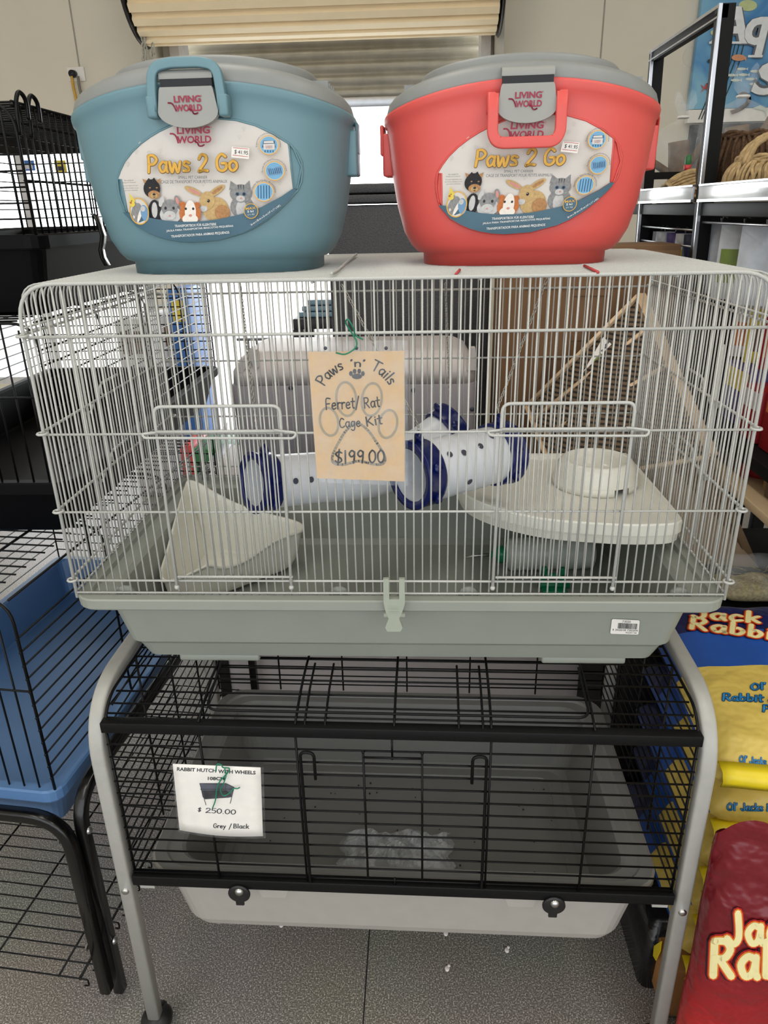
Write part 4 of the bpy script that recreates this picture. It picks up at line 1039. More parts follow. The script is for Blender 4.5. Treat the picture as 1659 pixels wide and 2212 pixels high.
b = MB('ink'); rr = random.Random(2)
for k in range(34):
    c = Vector((rr.uniform(-.3, .33), rr.uniform(.02, .36), .2495)); b.ball(c, rr.uniform(.0012, .0024), 6, (1, 1.3, .6))
o = b.build('floor_specks'); tag(o, 'dark specks scattered over the bottom of the hutch pan', 'specks', kind='stuff')

# ------------------------------------------------------------------ black and blue cages at the left
def wire_cage(label, loc, rz, size, zr, tray_h, wz, tm, step, tray_cols, hoops, side_vertical, group=None, name='pet_cage', inset=.012):
    """x from -w to 0, y from 0 to d; zr = rim height, wz = wire top; local z = world z"""
    w_, d = size
    t = thing(name, label, 'cage', loc, rz, group)
    b = MB(tm); rg = []
    for ins, z in ((.045, zr-tray_h), (.038, zr-tray_h+.006), (.014, zr-.026), (.001, zr-.025), (0, zr-.022), (0, zr-.003), (.003, zr), (.020, zr), (.024, zr-.006), (.045, zr-tray_h+.012), (.055, zr-tray_h+.009)):
        rg.append([Vector((x, y, z)) for x, y in rrect(-w_+ins, ins, -ins, d-ins, max(.03-ins*.2, .012), 4)])
    b.rings(rg, True, True, smooth=False); b.build('tray', t, world=False)
    x0, x1, y0, y1 = -w_+inset, -inset, inset, d-inset
    R_ = .0018
    b = MB('black_wire')     # front
    if side_vertical:
        n = int((wz-zr)/step)
        for k in range(1, n): b.tube([(x0, y0, zr+k*step), (x1, y0, zr+k*step)], R_, 6)
        for k in range(0, 6): x = x1-.11*k-.02; b.tube([(x, y0-.002, zr), (x, y0-.002, wz)], .0022, 6)
    else:
        n = int(w_/.030)
        for k in range(1, n): b.tube([(x1-k*.030, y0, zr), (x1-k*.030, y0, wz-(.0 if k > 1 else .012))], R_, 6)
        b.tube([(x0, y0-.002, zr+(wz-zr)*.55), (x1, y0-.002, zr+(wz-zr)*.55)], .002, 6)
    b.tube(fillet([(x0, y0, zr-.002), (x0, y0, wz), (x1, y0, wz), (x1, y0, zr-.002)], .045, 6), .0027, 8); b.build('front_panel', t, world=False)
    b = MB('black_wire')     # right side
    if side_vertical:
        n = int(d/step)
        for k in range(1, n): b.tube([(x1, y0+k*step, zr), (x1, y0+k*step, wz)], R_, 6)
        for q in (.03, .42, .86, .98): b.tube([(x1-.002, y0, zr+(wz-zr)*q), (x1-.002, y1, zr+(wz-zr)*q)], .0022, 6)
    else:
        n = int((wz-.045-zr)/step)
        for k in range(1, n+1): b.tube([(x1, y0-.004, zr+k*step), (x1, y1, zr+k*step)], R_, 6)
        for k in range(1, hoops): y = y0+(y1-y0)*k/hoops; b.tube(fillet([(x1-.002, y, zr), (x1-.002, y, wz), (x0, y, wz)], .045, 6), .0024, 6)
    b.build('side_panel', t, world=False)
    b = MB('black_wire')     # left side, back and top
    n = int((wz-zr)/step)
    for k in range(1, n): b.tube([(x0, y0, zr+k*step), (x0, y1, zr+k*step)], R_, 5)
    for k in range(1, n): b.tube([(x0, y1, zr+k*step), (x1, y1, zr+k*step)], R_, 5)
    for k in range(6): x = x1-(x1-x0)*k/5; b.tube([(x, y1, zr), (x, y1, wz)], .0022, 5)
    b.build('back_panel', t, world=False)
    b = MB('black_wire')
    n = int(d/(.028 if side_vertical else .03))
    for k in range(n+1): y = y0+(y1-y0)*k/n; b.tube([(x0, y, wz), (x1-(0 if side_vertical else .045), y, wz)], R_, 5)
    for k in range(5): x = x1-.0-(x1-x0)*k/4; b.tube([(x, y0, wz+.001), (x, y1, wz+.001)], .0024, 5)
    b.build('roof_panel', t, world=False)
    return t
top = wire_cage('black wire cage with a deep black tray, topmost of the stack at the left', (-.6, .30, 0), 0, (.56, 1.05), 1.474, .137, 1.672, 'black_tray', .0245, None, 0, True, 'stacked black cages')
b = MB('black_wire')      # hinge hooks at the top corners
for y in (.02, .06, .52):
    b = MB('black_wire'); b.tube(spline([(-.012, y, 1.625), (-.008, y, 1.67), (-.006, y+.012, 1.688), (-.004, y+.026, 1.678), (-.006, y+.028, 1.65)], 5), .0036, 8); b.build('hinge_hook', top, world=False)
b = MB('black_tube')
prof = [(.010, 1.505), (.016, 1.500), (.022, 1.485), (.025, 1.465), (.021, 1.45), (.017, 1.44), (.018, 1.425), (.024, 1.41)]
b.rings([[Vector((x, .20+s*(.011 if i > 2 else .009), z)) for s in (-1, 1)]+[Vector((x+.004, .20+s*(.011 if i > 2 else .009), z)) for s in (1, -1)] for i, (x, z) in enumerate(prof)], True, True); b.build('side_clip', top, world=False)
mid = wire_cage('black wire cage with a black tray, in the middle of the left stack', (-.6, .235, 0), 0, (.56, 1.09), 1.050, .113, 1.335, 'black_tray', .0265, None, 4, False, 'stacked black cages')
blue = wire_cage('blue-trayed black wire cage at the bottom of the left stack', (-.612, .0, 0), math.radians(-6), (.56, .93), .541, .115, .930, 'blue_tray', .0265, None, 3, False)
bs = thing('cage_stand', 'shiny black tube stand with a wire shelf under the blue cage tray', 'stand', (-.612, 0, 0), math.radians(-6))
b = MB('black_tube'); b.sqtube(fillet([(.018, -.018, .05), (.018, -.018, .502), (-.585, -.018, .502), (-.585, -.018, .05)], .075, 8), .0115, .0115, (0, 1, 0), .5); b.build('front_leg_frame', bs, world=False)
b = MB('black_tube'); b.sqtube(fillet([(.030, .006, .02), (.030, .006, .53), (.030, .93, .53), (.030, .93, .02)], .075, 8), .0115, .0115, (1, 0, 0), .5); b.build('side_leg_frame', bs, world=False)
for p, ax in (((.042, .006, .455), 'Y'), ((.042, .006, .165), 'Y'), ((.0, -.018, .452), 'YN'), ((.0, -.018, .17), 'YN')):
    b = MB('steel'); b.lathe([(.0075, 0), (.0065, .003), (.004, .0048), (0, .005)], 14, Matrix.Translation(p) @ Matrix.Rotation(PI/2 if ax == 'Y' else -PI/2, 4, 'Y')); b.build('bolt', bs, world=False)
b = MB('black_wire')
for k in range(31):
    y = -.055+.031*k; b.tube(fillet([(-.66, y, .130), (.012, y, .130), (.012, y, .112), (.002, y, .112)], .004, 2), .0018, 6)
for x in (-.52, -.36, -.20, -.05): b.tube([(x, -.055, .1275), (x,   .88, .1275)], .0023, 6)
b.tube([(-.006, -.055, .1275), (-.006,   .88, .1275)], .003, 6); b.build('wire_shelf', bs, world=False)

# ------------------------------------------------------------------ feed sacks at the right
pl = thing('pallet', 'brown wooden pallet with black wrapped edge under the yellow sacks', 'pallet', (.72, .2, 0))
b = MB('pallet_wood'); b.box((.515, -.02, .02), (1.0, .40, .15), .004); b.build('deck', pl)
b = MB('black_wrap'); b.rings([[Vector((x, y, z)) for x, y in rrect(*q, .02, 4)] for z, q in ((0, (.492, .05, .98, .42)), (.10, (.488, .045, .98, .42)), (.185, (.50, .055, .98, .42)))], True, True); b.build('wrapped_block', pl)

def pillow(x0, x1, y0, y1, z0, z1, slope=0., seed=1, bulge=.018, nx=26, ny=20, wr=.004):
    """a filled sack lying flat: superellipse sections with soft wrinkles -> fn(u, v) closed around v"""
    r_ = random.Random(seed); ph = [(r_.uniform(6, 26), r_.uniform(6, 26), r_.uniform(0, 6)) for _ in range(6)]
    def wv(x, y): return sum(math.sin(p*x+q*y+s) for p, q, s in ph)/6*wr
    cx_, cy_, cz = (x0+x1)/2, (y0+y1)/2, (z0+z1)/2; a, b_, c = (x1-x0)/2, (y1-y0)/2, (z1-z0)/2
    rg = []
    for i in range(nx+1):
        u = -1+2*i/nx; k = (1-abs(u)**5)**.3 if abs(u) < 1 else .12; k = max(k, .12); r2 = []
        for j in range(ny*2):
            t = 2*PI*j/(ny*2); y, z = sup(b_*(1-.03*abs(u)**6), c*k, t, 3.2)
            y = cy_+y; z = cz+z+(y-cy_)*slope; x = cx_+a*u
            r2.append(Vector((x, y, z+(wv(x*4, y*4) if z > cz else 0))))
        rg.append(r2)
    return rg
def sack_lying(label, z0, z1, slope, seed, text=None, rear='sack_navy', y0=-.02, y1=.40, dx=0.):
    t = thing('feed_sack', label, 'sack', (.75, .17, z0), 0, 'yellow feed sacks stacked at the right')
    rg = pillow(.53+dx, 1.02+dx, y0, y1, z0, z1, slope, seed); b = MB('sack_yellow'); n = len(rg[0])
    b.rings(rg, True, True)
    o = b.build('sack_body', t)
    me = o.data; me.materials.append(MATS[rear]); me.materials.append(MATS['sack_blue'])
    for p in me.polygons:
        c = sum((me.vertices[i].co for i in p.vertices), Vector())/len(p.vertices); wy = c.y+.17+.012*math.sin(c.x*40)
        if wy > y0+(y1-y0)*.73: p.material_index = 1
        elif wy > y0+(y1-y0)*.45: p.material_index = 2
    b = MB('sack_bright'); zf = z0+.012-.2*slope+(.040 if slope > .1 else 0)
    b.rings([[Vector((x, y0+dy+.004*math.sin(x*37+seed), zf+dz)) for x in [.535+dx+.024*k for k in range(20)]] for dy, dz in ((.012, .020), (-.010, .016), (-.018, .002), (-.012, -.012))], closed=False)
    b.build('stitched_hem', t, solid=.002)
    return t, o
from mathutils.bvhtree import BVHTree
def surf_px(o):
    """pixels of the lettering laid on the sack's own surface"""
    me = o.data; M = mw(o); bv = BVHTree.FromPolygons([M @ v.co for v in me.vertices], [list(p.vertices) for p in me.polygons])
    def f(x, y, off=.0012):
        d = ray(x, y).normalized(); h = bv.ray_cast(CAM_P, d)
        if h[0] is None: h = (CAM_P+d*1.6, Vector((0, -1, 0)))
        nrm = h[1] if h[1].dot(d) < 0 else -h[1]
        return h[0]+nrm*off
    return f
sacks = []
zs = [(.155, .265), (.265, .38), (.38, .49), (.49, .595), (.595, .692)]
names = ['yellow feed sack lying at the bottom of the stack on the pallet', 'yellow feed sack second from the bottom of the stack', 'yellow feed sack in the middle of the stack of five', 'yellow feed sack with blue lettering just under the topmost sack', 'yellow and navy feed sack with blue and cream lettering, topmost of the stack']
for i, (a, c) in enumerate(zs):
    sacks.append(sack_lying(names[i], a, c, .13 if i == 4 else .02, i+3, dx=.004*(i % 2), y1=.42 if i == 4 else .40))
def cartoon(mb, s, x0, y0, x1, y1, h, f, wid=.19, tilt=0.):
    """fat cartoon lettering with a red edge and an orange line, on a surface"""
    vs0, fs0, w_ = strokes2d(s, wid, 4, 1.12)
    for m, wd, off, du in (('cartoon_shadow', wid+.17, .0020, -.012), ('cartoon_red', wid+.15, .0026, 0), ('cartoon_orange', wid+.07, .0032, 0), ('cartoon_cream', wid, .0038, 0)):
        vs, fs, _ = strokes2d(s, wd, 4, 1.12); g = pxbase(x0, y0, x1, y1, h, lambda X, Y: f(X, Y, off))
        put(mb, ([(x/w_+du, y) for x, y in vs], fs), g, m)
def bluetext(mb, s, x0, y0, x1, y1, h, f, wid=.19):
    _, _, w_ = strokes2d(s, wid, 4)
    for m, wd, off in (('sack_text_edge', wid+.1, .0014), ('sack_text', wid-.02, .0019)):
        vs, fs, _ = strokes2d(s, wd, 4); put(mb, ([(x/w_, y) for x, y in vs], fs), pxbase(x0, y0, x1, y1, h, lambda X, Y: f(X, Y, off)), m)
t, o = sacks[4]; f = surf_px(o); b = MB('cartoon_cream')
cartoon(b, 'Jack', 1492, 1337, 1646, 1349, 22, f); cartoon(b, 'Rabbit', 1488, 1360, 1700, 1388, 24, f)
bluetext(b, "Ol'", 1622, 1492, 1655, 1490, 14, f); bluetext(b, 'Rabbit &', 1560, 1514, 1680, 1518, 15, f); bluetext(b, 'P', 1646, 1538, 1664, 1539, 14, f)
bluetext(b, "Ol' Jacks", 1596, 1646, 1655, 1652, 13, f); b.build('lettering', t)
t, o = sacks[3]; f = surf_px(o); b = MB('sack_text'); bluetext(b, "Ol' Jacks Rabbit", 1570, 1749, 1712, 1752, 14, f); b.build('lettering', t)
hb = thing('hay_bag', 'clear plastic bag of hay lying just behind the yellow sacks', 'bag', (.80, .53, .657))
rg = pillow(.715, .93, .475, .60, .658, .745, 0, 12, wr=.012); b = MB('shelf_bag'); b.rings(rg, True, True); b.build('bag_film', hb)
rg = pillow(.73, .91, .485, .585, .66, .695, 0, 14, wr=.01); b = MB('hay'); b.rings(rg, True, True)
rr = random.Random(8)
for k in range(60):
    p = Vector((rr.uniform(.74, .90), rr.uniform(.49, .58), .695+rr.uniform(-.004, .012))); a = rr.uniform(0, PI); b.tube([p, p+Vector((.03*math.cos(a), .015*math.sin(a), rr.uniform(-.004, .01)))], .0008, 4)
b.build('hay', hb)

# the open maroon sack standing in front
rs = thing('feed_sack', 'dark red feed sack with big cream lettering, standing open beside the hutch leg', 'sack', (.73, -.11, 0))
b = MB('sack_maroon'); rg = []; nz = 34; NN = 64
r_ = random.Random(21); ph = [(r_.uniform(1, 5), r_.uniform(8, 40), r_.uniform(0, 6)) for _ in range(8)]
for j in range(nz+1):
    v = j/nz; k = 1-.10*max(0, .08-v)/.08; ring = []
    for i in range(NN):
        t_ = 2*PI*i/NN; x, y = sup(.222*k, .058*k*(1-.45*max(0, v-.75)/.25), t_, 2.6); bk = min(max((y+.025)/.05, 0), 1); z = .004+v*((.552+.093*math.exp(-((x+.185)/.075)**2)-.01*max(0, x)/.222)*(1-bk)+bk*(.47+.10*math.exp(-((x+.2)/.06)**2)))
        wv = sum(math.sin(round(p)*t_+q*z+s) for p, q, s in ph)/8*(.003+.022*max(0, v-.62))
        fold = -.012*math.exp(-((v-.80-.25*(x+.2))/.03)**2)*(1 if y < 0 else 0)-.010*math.exp(-((v-.92)/.025)**2)*(1 if y < 0 else 0)
        n_ = Vector((x/.222**2, y/.062**2, 0)).normalized()
        ring.append(Vector((.724+x, -.112+y, z))+n_*(wv+fold))
    rg.append(ring)
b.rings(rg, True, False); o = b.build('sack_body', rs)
f = surf_px(o)
b = MB('cartoon_cream')
for q in (('Jack', 1566, 2036, 1735, 2032, 66), ('Rabbit', 1534, 2103, 1808, 2112, 74)): cartoon(b, *q, f, .21)
b.build('lettering', rs)
b = MB('sack_liner')
b.slab([at(x, y, -.085) for x, y in ((1562, 1812), (1585, 1800), (1609, 1808), (1612, 1832), (1660, 1826), (1720, 1815), (1720, 1990), (1562, 1960))], (0, .002, 0)); b.build('liner', rs)
b = MB('sack_bright'); q = [atx(x, y, .507) for x, y in ((1403, 2050), (1428, 2033), (1425, 2055), (1416, 2075))]; b.slab(q, (.002, 0, 0)); o = b.build('yellow_tag'); tag(o, 'crumpled yellow paper tag stuck to the pallet side', 'tag')

# ------------------------------------------------------------------ things behind the ferret cage
b = MB('box_pale'); b.box((-.60, .97, 0.0), (.58, 1.30, .795), .01)
lc = thing('storage_cabinet', 'low mauve grey cabinet standing behind the hutch', 'cabinet', (0, 1.1, 0)); b.build('body', lc)
for x in (-.61, .555):
    b = MB('dark_steel'); b.box((x, .962, .0), (x+.035, 1.30, .796), .003); b.build('corner_post', lc)
lb = thing('litter_box', 'covered grey pet litter box with a pale lid behind the cage', 'litter box', (-.14, 1.1, .797))
b = MB('box_mauve'); rg = [[Vector((x, y, z)) for x, y in rrect(-.478+i, .955+i, .196-i, 1.31-i, .04, 5)] for i, z in ((.012, .797), (.004, .81), (0, 1.062), (.004, 1.066))]
b.rings(rg, True, True)
b.use('hole_dark')
for x, y in ((628, 838), (893, 843), (1020, 884), (555, 1010)):
    p = at(x, y, .9545); b.lathe([(0, 0), (.0065, 0), (.0065, .0012), (0, .0012)], 14, Matrix.Translation(p+Vector((0, .0005, 0))) @ Matrix.Rotation(PI/2, 4, 'X'))
b.build('base', lb)
b = MB('box_pale'); rg = [[Vector((x, y, z)) for x, y in rrect(-.474+i, .957+i, .192-i, 1.308-i, .04, 5)] for i, z in ((.0, 1.066), (.002, 1.10), (.02, 1.13), (.045, 1.145), (.06, 1.147))]
b.rings(rg, True, True); b.build('lid', lb)
b = MB('box_pale')
b.slab([at(x, y, .96) for x, y in ((508, 800), (540, 752), (553, 756), (560, 790), (552, 800), (540, 778), (524, 806))], (0, .03, 0)); b.build('clip', lb); b = MB('box_pale'); b.slab([at(x, y, .96) for x, y in ((1008, 800), (1018, 752), (1027, 752), (1030, 800))], (0, .03, 0)); b.build('clip', lb)
dc = thing('display_cabinet', 'tall dark grey textured cabinet in front of the doorway', 'cabinet', (.01, 1.55, 0))
b = MB('cabinet_dark'); b.box((-.237, 1.37, 0), (.258, 1.80, 1.515), .006); b.build('body', dc)
b = MB('cabinet_dark'); b.box((-.242, 1.362, 1.520), (.263, 1.805, 1.543), .004); b.box((-.239, 1.366, 1.547), (.260, 1.80, 1.573), .004); b.build('top_moulding', dc)
cb = thing('cardboard_box', 'tall brown cardboard carton standing behind the right of the cage', 'carton', (.5, 1.14, .797))
b = MB('cardboard'); b.box((.262, 1.10, .797), (.735, 1.27, 1.40), .003); b.build('carton', cb)
b = MB('tape_tan'); b.box((.262, 1.0985, 1.345), (.735, 1.0995, 1.385)); b.build('tape', cb)
b = MB('cardboard_dark')
for x0, x1, z0, z1 in ((.33, .60, 1.29, 1.293), (.38, .50, 1.10, 1.102), (.46, .462, 1.15, 1.27), (.56, .562, 1.15, 1.27), (.46, .562, 1.27, 1.272), (.46, .562, 1.15, 1.152)): b.box((x0, 1.0984, z0), (x1, 1.0994, z1))
b.slab([Vector((.385+x, 1.0994, 1.03+z)) for x, z in ((0, .02), (.012, 0), (.03, .01), (.032, .07), (.022, .08), (.01, .075))], (0, -.001, 0)); b.build('printed_marks', cb)
# leaning woven A-frame
R1, R2 = at(1380, 642, 1.03), at(1535, 988, .70)
L1, L2 = at(1140, 880, 1.06), at(1205, 1045, .80)
af = thing('wooden_hide', 'folding wooden pet ramp with woven dark bamboo side, tipped over behind the cage', 'pet ramp', (.6, .9, .8))
nA = (R2-R1).cross(L1-R1).normalized()
if nA.dot(CAM_P-R1) < 0: nA = -nA
b = MB('woven_dark'); b.slab([R1, R2, L2, L1], nA*-.010); b.build('woven_panel', af)
b = MB('pine')
def bar(mb, p, q, r=.008): mb.sqtube([p, q], r, r*.6, nA)
off = nA*.006
for p, q in ((R1, R2), (L1, L2), (R1, L1), (R2, L2), (R1.lerp(R2, .45), L1.lerp(L2, .45)), (R1.lerp(R2, .20), L1.lerp(L2, .2))): bar(b, p+off, q+off)
b.build('pine_frame', af)
T1, T2 = Vector((.60, .72, .66)), atz(1640, 1226, .66)
b = MB('tan_panel'); nB = (R2-R1).cross(T2-R1).normalized(); nB = nB if nB.dot(CAM_P-R1) > 0 else -nB
b.rings([[R1, R2], [R1.lerp(T1, .5), R2.lerp(T2, .5)], [T1, T2]], closed=False, smooth=False); b.build('tan_side', af, solid=.012)
b = MB('tan_dark')
def inset(a, c): 
    P = [R1, R2, T2, T1]; m = sum(P, Vector())/4; return [p.lerp(m, a)+nB*c for p in P]
i1, i2 = inset(.16, .0075), inset(.20, .0075); b.add(i1+i2, [(k, (k+1) % 4, 4+(k+1) % 4, 4+k) for k in range(4)]); b.build('groove', af)
b = MB('pine'); b.sqtube([R1+Vector((.006, 0, .006)), R2+Vector((.006, 0, .006))], .010, .007, (1, 0, 0)); b.build('ridge_strip', af)
def on_plane(x, y, P, n, o_=0.): d = ray(x, y); return CAM_P+d*(n.dot(P+n*o_-CAM_P)/n.dot(d))
PX = lambda x, y: on_plane(x, y, R1, nA, .016)
lt = MB('paper'); lt.slab([PX(*p) for p in ((1303, 728), (1334, 754), (1279, 840), (1255, 812))], nA*-.001)
PX2 = lambda x, y: on_plane(x, y, R1, nA, .0165)
put(lt, poly2d([(1283, 778), (1298, 762), (1306, 785), (1290, 800)]), PX2, 'pack_green')
for p in (((1308, 746), (1318, 735)), ((1300, 758), (1310, 748)), ((1316, 760), (1325, 752)), ((1306, 770), (1316, 760)), ((1278, 800), (1286, 792)), ((1273, 812), (1284, 806))): put(lt, line2d(p, 3.5), PX2, 'hole_dark')
o = lt.build('swing_ticket'); tag(o, 'white ticket with a green picture on the woven ramp side', 'ticket')
b = MB('shelf_black'); b.box((.53, .455, 0), (1.05, .93, .655), .006); o = b.build('black_crate'); tag(o, 'low black crate carrying the tipped wooden ramp behind the sacks', 'crate')

# ------------------------------------------------------------------ shelving along the right
XS = .735
def lean(z): return (1.45-z)*.03      # the posts lean a little into the aisle
sf = thing('shelf_unit', 'black metal shop shelving with clear price rails along the right side', 'shelving', (1.0, 1.0, 0))
for y in (1.0, 1.52):
    b = MB('shelf_black'); b.rings([[Vector((XS+lean(z)+dx, y+dy, z)) for dx, dy in ((0, 0), (.034, 0), (.034, .034), (0, .034))] for z in (0, 1.915)], True, True, smooth=False); b.build('front_post', sf)
    b = MB('shelf_chrome'); b.rings([[Vector((XS+lean(z)+dx, y+dy, z)) for dx, dy in ((-.004, -.001), (.004, -.001), (.004, .005), (-.004, .005))] for z in (0, 1.915)], True, True, smooth=False); b.build('post_edge', sf)
b = MB('shelf_black'); xl = XS+lean(1.9); b.box((xl, 1.0, 1.885), (xl+.02, 1.55, 1.915), .002); b.use('shelf_chrome'); b.box((xl-.003, 1.0, 1.888), (xl, 1.55, 1.892)); b.box((xl-.003, 1.0, 1.908), (xl, 1.55, 1.915)); b.build('top_beam', sf)
for y in (.30, 1.0, 1.52, 2.1):
    b = MB('shelf_black'); b.box((1.26, y, 0), (1.30, y+.034, 1.50)); b.build('rear_post', sf)
for y0, y1, z in ((.30, 1.0, 1.50), (1.034, 1.52, 1.50), (1.554, 2.1, 1.50), (.30, 1.0, .975), (.43, 1.0, .76)):
    b = MB('shelf_black'); x0 = .78 if y1 < 1.1 and z < 1 else XS+.002; x0 = max(x0, 1.055) if z < .8 else x0
    b.box((x0, y0, z-.03), (1.26, y1, z), .002); b.build('shelf_board', sf)
b = MB('shelf_black'); b.box((XS, 1.525, 1.570), (1.26, 1.54, 1.590)); b.build('cross_bar', sf)
b = MB('wood_shelf'); b.box((.765, .30, .872), (1.26, .995, .892), .002); b.build('wooden_shelf', sf)
for y0, y1 in ((.30, .995), (1.04, 1.515)):
    b = MB('rail_clear'); b.box((XS-.010, y0, 1.506), (XS-.004, y1, 1.540), .001); b.use('shelf_chrome'); b.box((XS-.012, y0, 1.502), (XS-.002, y1, 1.508)); b.box((XS-.012, y0, 1.538), (XS-.002, y1, 1.542)); b.build('price_rail', sf)
b = MB('shelf_chrome')
for z in (1.435, 1.395):
    b.tube([(XS+.01, 1.04, z), (XS+.01, 1.515, z)], .0025, 6)
b.tube([(XS+.01, .30, 1.455), (XS+.01, .995, 1.455)], .003, 6); b.build('hanging_rail', sf)
b = MB('pegboard'); b.box((1.245, .33, .90), (1.258, 1.5, 1.46)); b.build('pegboard', sf)
b = MB('shelf_black'); b.box((.78, 1.56, .0), (1.24, 1.58, 1.47)); b.build('end_panel', sf)

def packet(label, m, m2, cx, cy, zt, w_, h, rz, cat='packet', group='packets hanging on the right shelves', hook=True):
    t = thing('hanging_packet', label, cat, (cx, cy, zt), rz, group); b = MB(m)
    def fr(s):
        def f(u, v):
            x = (u-.5)*w_; z = -h*v; e = (1-(2*u-1)**4)*(1-(2*v-1)**6); return Vector((x, s*(.002+.014*e*(.85+.25*math.sin(13*u+9*v))), z))
        return f
    b.grid(fr(-1), 10, 12); b.grid(fr(1), 10, 12); b.build('pouch', t, world=False)
    if m2:
        b = MB(m2); b.grid(lambda u, v: fr(-1)(.08+.84*u, .32+.45*v)+Vector((0, -.0012, 0)), 8, 8); b.build('printed_panel', t, world=False)
    if hook:
        b = MB('shelf_chrome'); b.tube(spline([(0, .03, .012), (0, .0, .016), (0, -.012, .004), (0, -.018, .012)], 4), .0016, 6); b.build('hook', t, world=False)
    return t
# large silver pouches under the near price rail
Xn = .80
for i, (px, lab, m2) in enumerate(((1568, 'silver pouch hanging nearest the black post under the right price rail', 'pack_white'), (1618, 'silver pouch with a pale green panel under the right price rail', 'pack_green'), (1668, 'silver pouch cut by the right edge of the photo under the price rail', 'pack_blue'))):
    p = atx(px, 440, Xn); packet(lab, 'pack_silver', m2 if i == 1 else None, Xn, p.y, 1.452, .105, .17, math.radians(-38))
for i, (px, lab, m, m2) in enumerate(((1400, 'white and red packet at the far end of the shelf rail', 'pack_white', 'pack_red'), (1422, 'clear blue toy packet second from the far end of the rail', 'pack_silver', 'pack_blue'), (1442, 'long grey packet in the middle of the far shelf rail', 'pack_silver', 'pack_white'), (1466, 'violet packet with a yellow header on the far shelf rail', 'pack_purple', 'pack_yellow'), (1487, 'beige packet with a yellow header beside the black post', 'pack_white', 'pack_yellow'), (1506, 'dark packet tucked behind the black shelf post', 'pack_navy', None))):
    p = atx(px, 470, .80); packet(lab, m, m2, .80, min(max(p.y, 1.06), 1.49), 1.42, .055, .13, math.radians(-30))
# goods on the pegboard rows seen through the cage's right side
rr = random.Random(11)
rows = [(1.43, .15, [('pack_white', 'pack_navy', 'white-bottomed dark packet'), ('pack_white', 'pack_brown', 'white and brown packet'), ('pack_white', 'pack_blue', 'white packet with a blue panel'), ('pack_yellow', 'pack_green', 'yellow and green treat packet'), ('pack_green', 'pack_yellow', 'green and yellow treat packet')]),
        (1.26, .13, [('pack_brown', None, 'plain brown packet'), ('pack_green', 'pack_white', 'green packet with a white panel'), ('pack_red', 'pack_orange', 'red and orange packet'), ('pack_yellow', 'pack_brown', 'yellow packet with a brown panel'), ('pack_white', 'pack_orange', 'white packet with an orange panel')])]
places = ('nearest the front of the shelf', 'second from the front of the shelf', 'in the middle of the shelf', 'second from the rear of the shelf', 'rearmost on the shelf')
for zi, (zt, h, its) in enumerate(rows):
    for i, (m, m2, nm) in enumerate(its):
        packet('%s, %s row, %s' % (nm, 'upper' if zi == 0 else 'lower', places[i]), m, m2, .86+.02*zi, .60+.085*i, zt if zi else zt, .075, h, math.radians(-35), group='packets on the shelf beside the cage')
def carton(label, m, m2, a, c):
    t = thing('product_box', label, 'box', ((a[0]+c[0])/2, (a[1]+c[1])/2, a[2]), 0, 'cartons on the shelf beside the cage')
    b = MB(m); b.box(a, c, .002); b.build('carton', t)
    b = MB(m2); b.box((a[0]-.0008, a[1]+.01, a[2]+(c[2]-a[2])*.6), (a[0], c[1]-.01, c[2]-.008)); b.build('printed_panel', t)
carton('purple box with a yellow stripe standing on the middle shelf', 'pack_purple', 'pack_yellow', (.84, .80, .977), (.95, .96, 1.12))
carton('tall red box standing in the middle of the shelf beside the cage', 'pack_red', 'pack_orange', (.82, .56, .977), (.93, .66, 1.12))
carton('red box with an orange stripe second on the middle shelf', 'pack_red', 'pack_white', (.82, .68, .977), (.93, .78, 1.10))
carton('dark violet box at the near end of the middle shelf', 'pack_navy', 'pack_purple', (.83, .40, .977), (.94, .53, 1.13))
for i, (y, lab, m) in enumerate(((.44, 'clear bag of mixed seed with a red corner on the wooden shelf', 'pack_red'), (.58, 'bag of brown seed second along the wooden shelf', 'pack_brown'), (.72, 'dark red bag at the rear of the wooden shelf', 'pack_red'))):
    t = thing('seed_bag', lab, 'bag', (.86, y, .893), 0, 'seed bags on the wooden shelf')
    rg = []
    for j in range(9):
        v = j/8; k = 1-.75*max(0, v-.6)/.4; rg.append([Vector((.86+.05*math.cos(a)*k*(.9 if v else .8), y+.052*math.sin(a)*(1-.1*v), .893+.070*v)) for a in [2*PI*q/16 for q in range(16)]])
    b = MB('seed' if i < 2 else m); b.rings(rg, True, True); b.build('bag', t)
    b = MB(m); b.box((.806, y-.055, .895), (.812, y-.02, .945)); b.build('label', t)

